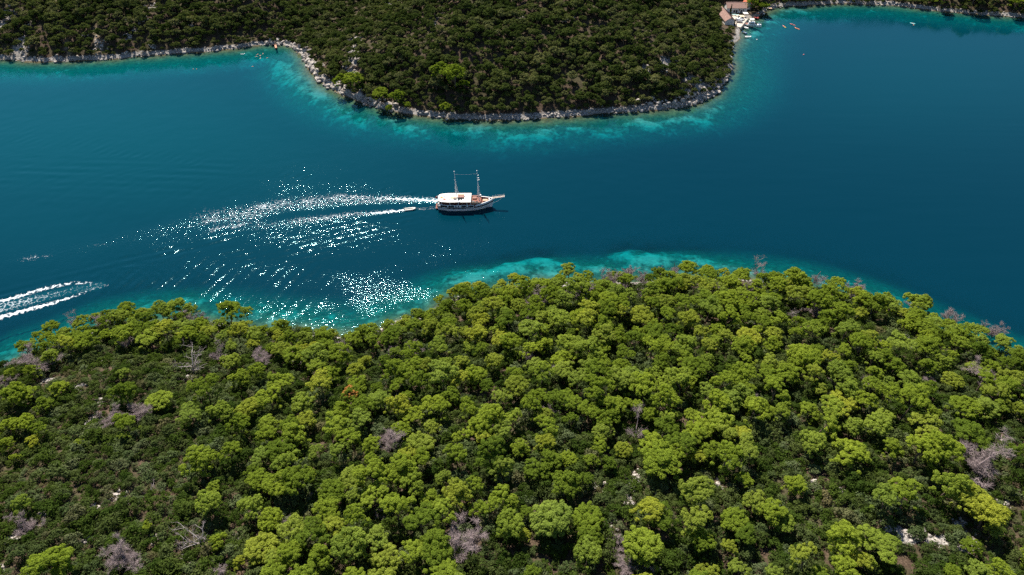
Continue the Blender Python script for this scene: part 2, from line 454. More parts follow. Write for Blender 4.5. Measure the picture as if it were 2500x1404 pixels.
sh = math_n(nt, 'SUBTRACT', 1.0, math_n(nt, 'DIVIDE', math_n(nt, 'ADD', shore, math_n(nt, 'MULTIPLY_ADD', n1, 5.0, -3.0)), 3.2), clamp=True)
rk = ramp(nt, math_n(nt, 'MAXIMUM', bw, sh), [(0.25, (0, 0, 0)), (0.5, (1, 1, 1))])
dry = mix_c(nt, rk, soil, stone)
dry = mix_c(nt, math_n(nt, 'MULTIPLY', attr_t(nt, 'track'), 0.9), dry, ramp(nt, n2, [(0.3, (0.22, 0.16, 0.10)), (0.7, (0.35, 0.28, 0.20))]))
wet = ramp(nt, n1, [(0.3, (0.05, 0.040, 0.022)), (0.7, (0.15, 0.115, 0.06))])
weed = ramp(nt, n1, [(0.3, (0.012, 0.026, 0.022)), (0.7, (0.05, 0.075, 0.055))])
sandc = ramp(nt, n1, [(0.3, (0.085, 0.130, 0.125)), (0.7, (0.15, 0.205, 0.190))])
sf = math_n(nt, 'ADD', math_n(nt, 'MULTIPLY', sand, 1.35), math_n(nt, 'MULTIPLY_ADD', n3, 2.0, math_n(nt, 'MULTIPLY_ADD', n1, 0.9, -1.80)))
n4 = noise_t(nt, pos, 0.28, 3, 0.6)
sf = math_n(nt, 'ADD', sf, math_n(nt, 'MULTIPLY_ADD', n4, 2.4, -1.2))
bedc = mix_c(nt, ramp(nt, sf, [(0.1, (0, 0, 0)), (0.9, (1, 1, 1))]), weed, sandc)
bedc = mix_c(nt, ramp(nt, math_n(nt, 'DIVIDE', math_n(nt, 'ADD', shore, math_n(nt, 'MULTIPLY', n1, 3.0)), -8.0), [(0.02, (1, 1, 1)), (0.75, (0, 0, 0))]), bedc, wet)
colr = mix_c(nt, ramp(nt, math_n(nt, 'MULTIPLY_ADD', shore, 1.0, 0.2), [(0.0, (0, 0, 0)), (0.6, (1, 1, 1))]), bedc, dry)
b = N('BsdfPrincipled'); nt.links.new(colr, b.inputs['Base Color']); b.inputs['Roughness'].default_value = 0.95; b.inputs['Specular IOR Level'].default_value = 0.1
bp = N('Bump'); bp.inputs['Strength'].default_value = 0.9; bp.inputs['Distance'].default_value = 0.5
nt.links.new(n1, bp.inputs['Height']); nt.links.new(bp.outputs[0], b.inputs['Normal'])
nt.links.new(b.outputs[0], out.inputs[0])
me.materials.append(m)
terrain = link('terrain', me); terrain['kind'] = 'structure'

# ------------------------------------------------------------------ the sea: real wake waves, wind ripples, foam, depth
def unit(a):
    L = math.hypot(*a); return (a[0] / L, a[1] / L)

wx, wy, wf = grid(axis(-2600, 2600, -262, 62, 0.8, 1.07), axis(-420, 3000, 148, 316, 0.8, 1.07))
wz = np.zeros(wx.shape)
wpx, wpy, wdep = project(wx, wy, 0 * wx)
inview = (wdep > 30) & (wpx > -900) & (wpx < 3400) & (wpy > -300) & (wpy < 1500)

def kelvin(bx, by, ax, k0, amp, reach, inner=0.0):
    """the fan of diverging waves behind a hull at (bx, by) that came along direction ax"""
    X = -((wx - bx) * ax[0] + (wy - by) * ax[1]); Y = -(wx - bx) * ax[1] + (wy - by) * ax[0]
    q = np.clip(np.abs(Y) / np.maximum(X, 0.5), 1e-3, 0.3535)
    disc = np.sqrt(np.maximum(1 - 8 * q * q, 0))
    th = np.arctan((1 + disc) / (4 * q))               # diverging branch
    th = np.minimum(th, R(78))
    ph = k0 * (X * np.cos(th) + np.abs(Y) * np.sin(th)) / np.cos(th) ** 2
    th2 = np.arctan((1 - disc) / (4 * q))
    ph2 = k0 * (X * np.cos(th2) + np.abs(Y) * np.sin(th2)) / np.cos(th2) ** 2
    ang = np.abs(Y) / np.maximum(X, 0.5)
    w = sstep(0.10, 0.2, ang) * (1 - sstep(0.36, 0.46, ang)) * sstep(2, 14, X) * np.exp(-X / reach)
    w2 = (1 - sstep(0.36, 0.46, ang)) * sstep(2, 14, X) * np.exp(-X / reach) * 0.35
    ph = np.minimum(ph, 400)
    brk = 0.25 + 1.3 * sstep(.35, .75, fbm(wx / 7, wy / 4, 150, 2))
    return amp * brk * (w * np.sin(ph) + w2 * np.sin(ph2))

GUL = at(1138, 505)                                    # middle of the big boat's waterline
axis_g = unit((at(1075, 497)[0] - at(560, 528)[0], at(1075, 497)[1] - at(560, 528)[1]))
STERN = at(1078, 499)
wz += kelvin(STERN[0] + 14 * axis_g[0], STERN[1] + 14 * axis_g[1], axis_g, 0.95, 0.13, 110)
TEN = at(1001, 512)
axis_t = unit((at(1001, 512)[0] - at(620, 560)[0], at(1001, 512)[1] - at(620, 560)[1]))
wz += kelvin(TEN[0], TEN[1], axis_t, 1.3, 0.03, 60)

def packet(px_line, width, lam, amp, seed, crest_dir=None):
    """a train of a few crests that runs along a line"""
    pts = [at(*p)[:2] for p in px_line]
    d_, al = seg_dist(wx, wy, pts)
    (x0, y0), (x1, y1) = pts[0], pts[-1]
    e = crest_dir or unit((x1 - x0, y1 - y0)); nrm = (-e[1], e[0])
    s = (wx - x0) * nrm[0] + (wy - y0) * nrm[1]
    bend = (fbm(wx / 30, wy / 30, seed, 2) - .5) * 2.2
    env = np.exp(-(d_ / width) ** 2) * (0.2 + 1.3 * sstep(.35, .75, fbm(wx / 8, wy / 6, seed + 5, 2)))
    return amp * env * np.sin(2 * math.pi * s / lam + bend)

wz += packet([(-60, 727), (180, 668), (400, 612), (620, 570)], 4.0, 4.2, 0.13, 101)
cd = unit((at(625, 690)[0] - at(545, 770)[0], at(625, 690)[1] - at(545, 770)[1]))
wz += packet([(330, 700), (520, 700), (680, 690)], 19.0, 4.2, 0.07, 111, cd)
cd2 = unit((at(960, 540)[0] - at(600, 625)[0], at(960, 540)[1] - at(600, 625)[1]))
wz += packet([(980, 545), (780, 585), (560, 640)], 10.0, 3.6, 0.06, 121, cd2)
cd3 = unit((at(760, 440)[0] - at(100, 425)[0], at(760, 440)[1] - at(100, 425)[1]))
wz += packet([(20, 430), (250, 425), (520, 430)], 16.0, 5.5, 0.045, 131, cd3)
wz += (fbm(wx / 6, wy / 4.5, 61, 3) - .5) * 0.10
wz *= (np.abs(wz) < 3)
wdn, wdf, wg = land(wx, wy)
wg = np.where(np.maximum(wdn, wdf) < 0, wg * (1 - .5 * sand_at(wx, wy)), wg)
sea_d = np.maximum(-np.maximum(wdn, wdf), 0)
wz *= sstep(0, 8, sea_d)
far_fade = 1 - sstep(120, 420, np.maximum(np.maximum(-262 - wx, wx - 62), np.maximum(148 - wy, wy - 316)))
wz *= np.clip(far_fade, 0, 1)

def line_band(pts_px, w0, w1, power=2):
    pts = [at(*p)[:2] for p in pts_px]
    d_, al = seg_dist(wx, wy, pts)
    L = sum(math.dist(a, b) for a, b in zip(pts[:-1], pts[1:]))
    return np.exp(-np.abs(d_ / (w0 + (w1 - w0) * al / L)) ** power), al / L

chop = 0.07 + 0.16 * sstep(.45, .75, fbm(wx / 45, wy / 14, 170, 3))
CHOP_PX = [(950, 715, 120, 40, 1.25), (900, 690, 170, 60, .8), (1080, 605, 230, 50, .95), (1210, 655, 130, 40, .9), (1330, 640, 150, 40, .6), (820, 600, 260, 90, .55), (500, 660, 320, 100, .70), (700, 770, 260, 50, .48),
           (1450, 620, 260, 50, .5), (960, 790, 220, 40, .52), (820, 380, 300, 60, .45), (560, 745, 160, 40, .7), (1150, 540, 160, 30, .5), (250, 640, 260, 50, .60)]
patch = np.zeros(wx.shape)
patch[inview] = blobs(wpx[inview] + (fbm(wx / 16, wy / 16, 71, 3)[inview] - .5) * 180, wpy[inview] + (fbm(wx / 16, wy / 16, 72, 3)[inview] - .5) * 60, CHOP_PX)
chop = chop + patch * (0.55 + 0.9 * fbm(wx / 9, wy / 5, 73, 3))
b1, t1 = line_band([(1070, 492), (960, 488), (830, 492), (690, 505), (580, 525), (440, 548), (330, 575), (180, 610), (40, 632)], 1.6, 7.0)
chop = chop + 2.1 * b1 * (1 - sstep(0.5, 1.0, t1) * .75)
b2, t2 = line_band([(985, 514), (860, 526), (700, 543), (560, 552), (420, 590), (340, 610)], 1.0, 5.0)
chop = chop + 1.7 * b2 * (1 - t2 * .7)
fan = np.zeros(wx.shape)
fan[inview] = blobs(wpx[inview], wpy[inview] + (wpx[inview] - 800) * -.02, [(860, 462, 150, 34, .9), (720, 470, 140, 40, .9), (960, 478, 90, 20, .9), (600, 500, 110, 36, .7), (780, 420, 200, 30, .5), (700, 570, 190, 30, .55), (850, 560, 150, 24, .5)])
chop = chop + fan * (0.4 + 1.5 * fbm(wx / 5, wy / 2.5, 74, 3))
foam = np.zeros(wx.shape)  # white cover: real foam plus the sparkle haze painted along the wake
f1, u1 = line_band([(1074, 491), (1040, 489), (985, 486), (900, 486), (820, 489), (700, 503), (600, 524)], 1.1, 3.6)
foam = np.maximum(foam, f1 * (0.95 - 0.55 * sstep(0, .5, u1) - .25 * sstep(.5, 1, u1)))
glint_haze, uw = line_band([(1060, 488), (940, 484), (820, 487), (690, 500), (590, 522), (500, 535)], 2.2, 9.5)  # wide pale band painted in for fine sun sparkle, mixed with soft foam
foam = np.maximum(foam, glint_haze * (.64 - .24 * uw) * (.5 + .9 * fbm(wx / 6, wy / 4, 95, 3)))
f2, u2 = line_band([(988, 513), (950, 517), (880, 523), (800, 531), (720, 538)], 0.9, 2.2)
foam = np.maximum(foam, f2 * (0.95 - 0.75 * sstep(0, .7, u2)))
fv2, uv2 = line_band([(975, 515), (880, 522), (780, 533), (680, 545), (580, 552)], 1.6, 6.0)
foam = np.maximum(foam, fv2 * (.55 - .25 * uv2) * (.5 + .9 * fbm(wx / 6, wy / 4, 96, 3)))
f3, u3 = line_band([(1076, 508), (1040, 510), (1012, 511)], 0.7, 0.9)
foam = np.maximum(foam, f3 * 0.5)
f4, u4 = line_band([(600, 524), (480, 548), (330, 575), (200, 605), (60, 632)], 2.5, 3.0)
foam = np.maximum(foam, f4 * (0.18 + .5 * sstep(.48, .66, fbm(wx / 9, wy / 9, 91, 3))) * .60)
f4b, u4b = line_band([(720, 538), (600, 548), (520, 560)], 2.2, 3.0)
foam = np.maximum(foam, f4b * (0.15 + .45 * (fbm(wx / 8, wy / 8, 93, 2) > .52)) * .8)
# the fast boat that has just left the frame on the left: two foam edges with lace between them
fa, ua = line_band([(262, 696), (215, 691), (170, 692), (110, 704), (50, 722), (-40, 748), (-160, 785)], 0.8, 1.9)
fb, ub = line_band([(262, 697), (228, 706), (190, 720), (130, 740), (60, 758), (-40, 787), (-160, 825)], 0.8, 2.1)
fc, uc = line_band([(240, 698), (190, 706), (110, 724), (30, 744), (-60, 768), (-160, 805)], 2.2, 4.2, 4)
foam = np.maximum(foam, np.maximum(np.maximum(fa * (.42 + .40 * sstep(0, .4, ua)), fb * (.42 + .44 * sstep(0, .4, ub))), fc * (.33 + .17 * sstep(0.1, .6, uc))))
# glassy turquoise water churned up under the propellers
churn = np.maximum(f1 * (1 - sstep(0, .25, u1)), 0.15 * fc)
pale_water = np.zeros(wx.shape)
pale_water[inview] = blobs(wpx[inview], wpy[inview], [(150, 290, 900, 260, 1.0), (700, 260, 500, 200, .55), (2250, 170, 600, 180, .42), (60, 480, 500, 200, .55)])  # broad areas of paler water colour, strongest at left
depth = np.maximum(wz - wg, 0.05)
depth = depth * (1 + (depth / 9.0) ** 2)              # clear shallows, no sight of the bottom farther out
me = new_mesh('sea', np.stack([wx, wy, wz], 1), wf, smooth=True)
for nm, a in (('depth', depth), ('chop', chop), ('foam', foam), ('pale_water', pale_water), ('churn', churn)): set_attr(me, nm, a)

m, nt, N, out = node_mat('sea_water')
pos = N('NewGeometry').outputs['Position']
dp = attr_t(nt, 'depth')
def trans(k): return math_n(nt, 'EXPONENT', math_n(nt, 'MULTIPLY', dp, -k))
comb = N('CombineColor')
tr = [trans(0.70), trans(0.062), trans(0.056)]
for i in range(3): nt.links.new(tr[i], comb.inputs[i])
inv = N('CombineColor')
for i in range(3): nt.links.new(math_n(nt, 'SUBTRACT', 1.0, math_n(nt, 'POWER', tr[i], 6.0)), inv.inputs[i])
deep = mix_c(nt, attr_t(nt, 'pale_water'), (0.0001, 0.0195, 0.0335), (0.0001, 0.0410, 0.0560))
deep = mix_c(nt, attr_t(nt, 'churn'), deep, (0.01, 0.15, 0.18))
scat = N('BsdfDiffuse'); nt.links.new(mix_c(nt, 1.0, deep, inv.outputs[0], 'MULTIPLY'), scat.inputs[0])
tp = N('BsdfTransparent'); nt.links.new(comb.outputs[0], tp.inputs[0])
body = N('AddShader'); nt.links.new(scat.outputs[0], body.inputs[0]); nt.links.new(tp.outputs[0], body.inputs[1])
mp = N('Mapping'); mp.inputs['Scale'].default_value = (0.75, 1.25, 1.0); nt.links.new(pos, mp.inputs['Vector'])
h = math_n(nt, 'ADD', noise_t(nt, mp.outputs[0], 1.15, 1, 0.5), math_n(nt, 'MULTIPLY', noise_t(nt, mp.outputs[0], 3.4, 2, 0.6), 0.34))
h = math_n(nt, 'MULTIPLY', h, math_n(nt, 'MULTIPLY', attr_t(nt, 'chop'), 0.105))
bp = N('Bump'); bp.inputs['Strength'].default_value = 1.0; bp.inputs['Distance'].default_value = 1.0
nt.links.new(h, bp.inputs['Height'])
gl = N('BsdfGlossy'); gl.distribution = 'GGX'; gl.inputs['Roughness'].default_value = 0.07; gl.inputs[0].default_value = (0.32, 0.62, 0.66, 1)
nt.links.new(bp.outputs[0], gl.inputs['Normal'])
fr = N('Fresnel'); fr.inputs['IOR'].default_value = 1.33; nt.links.new(bp.outputs[0], fr.inputs['Normal'])
surf = N('MixShader'); nt.links.new(fr.outputs[0], surf.inputs[0]); nt.links.new(body.outputs[0], surf.inputs[1]); nt.links.new(gl.outputs[0], surf.inputs[2])
fn = noise_t(nt, pos, 1.7, 4, 0.72); fv = N('TexVoronoi'); fv.feature = 'DISTANCE_TO_EDGE'; fv.inputs['Scale'].default_value = 0.55
dst = N('VectorMath'); dst.operation = 'ADD'
nz3 = N('TexNoise'); nz3.inputs['Scale'].default_value = 0.9; nz3.inputs['Detail'].default_value = 3; nt.links.new(pos, nz3.inputs['Vector'])
sc3 = N('VectorMath'); sc3.operation = 'SCALE'; sc3.inputs['Scale'].default_value = 1.6; nt.links.new(nz3.outputs['Color'], sc3.inputs[0])
nt.links.new(pos, dst.inputs[0]); nt.links.new(sc3.outputs[0], dst.inputs[1]); nt.links.new(dst.outputs[0], fv.inputs['Vector'])
lace = ramp(nt, fv.outputs['Distance'], [(0.0, (1, 1, 1)), (0.28, (0, 0, 0))])
fm = math_n(nt, 'ADD', attr_t(nt, 'foam'), math_n(nt, 'MULTIPLY_ADD', fn, 1.25, math_n(nt, 'MULTIPLY_ADD', lace, 0.45, -1.13)))
fmask = ramp(nt, fm, [(0.24, (0, 0, 0)), (0.72, (1, 1, 1))])
fmask = math_n(nt, 'MULTIPLY', fmask, math_n(nt, 'MULTIPLY', attr_t(nt, 'foam'), 6.0, clamp=True), clamp=True)
fd = N('BsdfDiffuse'); fd.inputs[0].default_value = (0.80, 0.84, 0.86, 1)
fin = N('MixShader'); nt.links.new(fmask, fin.inputs[0]); nt.links.new(surf.outputs[0], fin.inputs[1]); nt.links.new(fd.outputs[0], fin.inputs[2])
nt.links.new(fin.outputs[0], out.inputs[0])
me.materials.append(m)
sea = link('sea', me); sea['kind'] = 'structure'
# ------------------------------------------------------------------ plants: a few prototypes of each kind, built from leaf sprays
def rng_dirs(rs, n):
    v = rs.normal(size=(n, 3)); return v / np.linalg.norm(v, axis=1)[:, None]

def sprays(rs, centres, radii, per, size, jitter=0.55, low=-0.35, squash=0.85, aspect=1.5, up=0.0):
    """leaf sprays laid over the outside of rounded clumps"""
    c = np.repeat(centres, per, 0); r_ = np.repeat(radii, per)
    n = len(c)
    d = rng_dirs(rs, n)
    d[:, 2] = np.where(d[:, 2] < low, -d[:, 2], d[:, 2])
    p = c + d * (r_ * rs.uniform(0.72, 1.08, n))[:, None] * np.array([1, 1, squash])
    nv = d + rs.normal(size=(n, 3)) * jitter + np.array([0, 0, up]); nv /= np.linalg.norm(nv, axis=1)[:, None]
    a = np.cross(nv, rng_dirs(rs, n)); a /= np.linalg.norm(a, axis=1)[:, None]
    b = np.cross(nv, a)
    s = (size * rs.uniform(0.6, 1.25, n))[:, None]
    v = np.stack([p - a * s * aspect * .5, p - b * s * .5 + nv * s * .12, p + a * s * aspect * .5, p + b * s * .5 - nv * s * .12], 1).reshape(-1, 3)
    f = np.arange(n * 4).reshape(-1, 4)
    return v, f

def limbs(rs, base_r, top, targets):
    mb = MB()
    bend = rs.normal(size=2) * 0.25
    mid = (bend[0], bend[1], top * .5)
    mb.tube([(0, 0, -1.5), (0, 0, .3), mid, (bend[0] * .4, bend[1] * .4, top)], [base_r * 1.3, base_r, base_r * .75, base_r * .4], 6, False)
    for t in targets:
        z0 = top * rs.uniform(.45, .9); k = z0 / top
        s = (bend[0] * k, bend[1] * k, z0)
        m_ = (s[0] * .4 + t[0] * .6, s[1] * .4 + t[1] * .6, s[2] * .6 + t[2] * .4 - .1)
        mb.tube([s, m_, t], [base_r * .42, base_r * .28, base_r * .1], 5, False)
    return mb

def pine_proto(seed, rad=3.6, ht=8.5):
    """umbrella-crowned pine: a leaning stem, big limbs, cushions of needles on each limb"""
    rs = np.random.RandomState(seed)
    nl = rs.randint(4, 10); ht = ht * rs.uniform(.86, 1.22); flat = rs.uniform(.28, .62)
    cs, rr, tg = [], [], []
    sx, sy = rs.uniform(.8, 1.2), rs.uniform(.8, 1.2)
    for i in range(nl):
        a = 2 * math.pi * (i + rs.uniform(-.3, .3)) / nl
        q = rad * rs.uniform(.40, .66)
        if i == 0: q = rad * .1
        lc = np.array([math.cos(a) * q * sx, math.sin(a) * q * sy, ht * rs.uniform(.58, .76) + (rad - q) * flat])
        lr = rad * rs.uniform(.36, .52)
        tg.append(tuple(lc - np.array([0, 0, lr * .3])))
        k = rs.randint(15, 22)
        d = rng_dirs(rs, k); d[:, 2] = np.abs(d[:, 2]) * 1.0 - .22
        for q_ in d:
            cs.append(lc + q_ * lr * np.array([1, 1, .72]) * rs.uniform(.75, 1.05)); rr.append(rad * rs.uniform(.10, .17))
    # drooping side cushions lower down
    for i in range(rs.randint(5, 10)):
        a = rs.uniform(0, 2 * math.pi); q = rad * rs.uniform(.55, .95)
        cs.append(np.array([math.cos(a) * q * sx, math.sin(a) * q * sy, ht * rs.uniform(.36, .58)])); rr.append(rad * rs.uniform(.11, .18))
    cs = np.array(cs); rr = np.array(rr)
    v, f = sprays(rs, cs, rr, 66, 0.23, .34, -.45, up=.45)
    return (v, f), limbs(rs, .20, ht * .74, tg)

def bush_proto(seed, rad=1.5, ht=1.5, n=16, per=42, size=.2, clump=(.28, .45), stem=.07):
    rs = np.random.RandomState(seed)
    d = rng_dirs(rs, n); d[:, 2] = np.abs(d[:, 2]) * 1.0 - .12
    q = rs.uniform(.55, .95, n)[:, None]
    sx = rs.uniform(.8, 1.25)
    cs = d * q * np.array([rad * sx, rad / sx, ht * .62]) + np.array([0, 0, ht * .42])
    rr = rad * rs.uniform(clump[0], clump[1], n)
    v, f = sprays(rs, cs, rr, per, size, .38, -.3, up=.3)
    return (v, f), limbs(rs, stem, ht * .5, [tuple(c * .8) for c in cs[:4]])

def oak_proto(seed):
    rs = np.random.RandomState(seed)
    rad, ht = 2.9, 5.2
    n = 26
    d = rng_dirs(rs, n); d[:, 2] = np.abs(d[:, 2]) - .15
    q = rs.uniform(.5, .92, n)[:, None]
    cs = d * q * np.array([rad * rs.uniform(.85, 1.15), rad * rs.uniform(.85, 1.15), 2.3]) + np.array([0, 0, ht * .55])
    rr = rs.uniform(.62, 1.05, n)
    v, f = sprays(rs, cs, rr, 44, .40, .38, -.3, up=.3)
    return (v, f), limbs(rs, .16, ht * .55, [tuple(c) for c in cs[:5]])

def cypress_proto(seed, ht=9.5, rad=.85):
    rs = np.random.RandomState(seed)
    n = 60
    t = np.linspace(.03, .98, n); a = rs.uniform(0, 6.283, n)
    w = rad * np.minimum(1, t * 6) * (1 - t) ** .6
    cs = np.stack([np.cos(a) * w * .6, np.sin(a) * w * .6, t * ht], 1)
    v, f = sprays(rs, cs, np.maximum(w * .6, .12), 30, .24, .5, -.6, 1.5)
    return (v, f), limbs(rs, .14, ht * .8, [])

def dead_proto(seed, ht=7.5, spread=3.2, twigs=5200, trunk=.17, lean=0.0, levels=3):
    """a dead pine: bare stem and forked limbs, with a haze of fine grey twigs"""
    rs = np.random.RandomState(seed)
    mb = MB(); ends = []
    def grow(p, d, L, r0, lev):
        p = Vector(p); d = Vector(d).normalized()
        pts = [p]
        for k in range(3):
            d = (d + Vector(rs.normal(size=3) * .16) + Vector((0, 0, .07))).normalized()
            pts.append(pts[-1] + d * L / 3)
        mb.tube(pts, [r0, r0 * .85, r0 * .68, r0 * .45], 5 if lev < 2 else 3, False)
        for k in (1, 2, 3):
            if lev >= 1: ends.append((pts[k], d, lev))
        if lev < levels:
            for k in range(rs.randint(3, 5) if lev else rs.randint(5, 8)):
                i = rs.randint(1, 4) if lev or rs.random_sample() < .5 else 1
                out_ = Vector(rs.normal(size=3)); out_.z = abs(out_.z) * .35 + .12
                dd = (d * .45 + out_.normalized() * .8)
                grow(pts[i], dd, L * rs.uniform(.42, .62) * (spread / 2.9 if lev == 0 else 1), r0 * (.52 if i < 3 else .45), lev + 1)
    grow((0, 0, -.6), (lean, rs.normal() * .08, 1), ht * .72, trunk, 0)
    P = np.array([tuple(e[0]) for e in ends]); D = np.array([tuple(e[1]) for e in ends])
    i = rs.randint(0, len(P), twigs)
    base = P[i] + rs.normal(size=(twigs, 3)) * .12
    dr = D[i] * .6 + rng_dirs(rs, twigs) * .9 + np.array([0, 0, .15]); dr /= np.linalg.norm(dr, axis=1)[:, None]
    L = rs.uniform(.35, .95, twigs)[:, None]
    sd = np.cross(dr, rng_dirs(rs, twigs)); sd /= np.linalg.norm(sd, axis=1)[:, None]
    w = rs.uniform(.011, .024, twigs)[:, None]
    v = np.stack([base - sd * w, base + sd * w, base + dr * L], 1).reshape(-1, 3)
    return (v, np.arange(twigs * 3).reshape(-1, 3)), mb

class Proto:
    """crown mesh and trunk mesh for single plants, and both joined for the mass that nobody could count"""
    def __init__(s, name, crown, wood, leaf_m, wood_m, coll=None):
        (v, f), mb = crown, wood
        s.crown = new_mesh(name + '_crown', v, f, [leaf_m])
        s.trunk = mb.mesh(name + '_trunk', wood_m)
        if coll is not None:
            tv = np.array(mb.v) if mb.v else np.zeros((0, 3))
            fl = [tuple(q) for q in f.tolist()] + [tuple(len(v) + i for i in q) for q in mb.f]
            me = new_mesh(name + '_whole', np.concatenate([v, tv]), fl, [leaf_m, wood_m], [0] * len(f) + [1] * len(mb.f))
            o = bpy.data.objects.new(name, me); coll.objects.link(o)

PC = {k: bpy.data.collections.new(k + '_sources') for k in ('pine', 'shrub', 'oak')}   # never linked to the scene: only a source of shapes
PINES = [Proto('pine_%02d' % i, *pine_proto(100 + i, 3.6, 8.2 + (i % 3) * .7), M['pine'], M['bark'], PC['pine']) for i in range(14)]
SHRUBS = [Proto('shrub_%02d' % i, *bush_proto(200 + i, 1.5, 1.5 + .5 * (i % 3)), M['shrub'], M['bark'], PC['shrub']) for i in range(8)]
OAKS = [Proto('oak_%02d' % i, *oak_proto(300 + i), M['oak'], M['bark'], PC['oak']) for i in range(8)]
FARPINES = [Proto('farpine_%d' % i, *pine_proto(400 + i, 4.2, 8.5), M['pine_far'], M['bark']) for i in range(3)]
ORANGE = Proto('dying_pine', *pine_proto(430, 2.6, 7.5), M['orange'], M['bark'])
DEADS = [Proto('dead_%d' % i, *dead_proto(500 + i, 7.5, 3.2 + .3 * (i % 3)), M['deadwood'], M['deadwood']) for i in range(6)]
DEAD_PALE = [Proto('dead_pale_%d' % i, *dead_proto(520 + i, 7.5, 4.0, 500, .26, .35), M['deadwood'], M['palewood']) for i in range(2)]
DEAD_SLIM = [Proto('dead_slim_%d' % i, *dead_proto(540 + i, 9.0, 2.0, 1100, .14, .12), M['deadwood'], M['deadwood']) for i in range(3)]
CYP = Proto('cypress', *cypress_proto(600), M['cypress'], M['bark'])

def plant(name, proto, x, y, z, s, rz, leaf='crown', wood='trunk', tilt=(0, 0)):
    e = link(name, None, None, (x, y, z), rz, s)
    e.rotation_euler = (tilt[0], tilt[1], rz)
    link(leaf, proto.crown, e)
    link(wood, proto.trunk, e)
    return e

def mass(name, pts, scales, rots, idx, coll, label):
    """everything past what can be told apart: one object, shapes placed on its points"""
    me = new_mesh(name, np.array(pts), [])
    set_attr(me, 'sc', scales); set_attr(me, 'rz', rots)
    a = me.attributes.new('pick', 'INT', 'POINT'); a.data.foreach_set('value', np.asarray(idx, np.int32))
    o = link(name, me); o['kind'] = 'stuff'; o['label'] = label
    ng = bpy.data.node_groups.new(name, 'GeometryNodeTree')
    ng.interface.new_socket('Geometry', in_out='INPUT', socket_type='NodeSocketGeometry')
    ng.interface.new_socket('Geometry', in_out='OUTPUT', socket_type='NodeSocketGeometry')
    G = lambda t: ng.nodes.new(t)
    gi, go = G('NodeGroupInput'), G('NodeGroupOutput')
    ci = G('GeometryNodeCollectionInfo'); ci.inputs[0].default_value = coll; ci.inputs['Separate Children'].default_value = True; ci.inputs['Reset Children'].default_value = True
    m2p = G('GeometryNodeMeshToPoints')
    ip = G('GeometryNodeInstanceOnPoints'); ip.inputs['Pick Instance'].default_value = True
    def named(nm, ty):
        n = G('GeometryNodeInputNamedAttribute'); n.data_type = ty; n.inputs[0].default_value = nm; return n.outputs[0]
    cx = G('ShaderNodeCombineXYZ')
    L = ng.links.new
    L(gi.outputs[0], m2p.inputs[0]); L(m2p.outputs[0], ip.inputs['Points']); L(ci.outputs[0], ip.inputs['Instance'])
    L(named('pick', 'INT'), ip.inputs['Instance Index']); L(named('sc', 'FLOAT'), ip.inputs['Scale'])
    L(named('rz', 'FLOAT'), cx.inputs[2]); L(cx.outputs[0], ip.inputs['Rotation'])
    L(ip.outputs[0], go.inputs[0])
    md = o.modifiers.new('placing', 'NODES'); md.node_group = ng
    return o

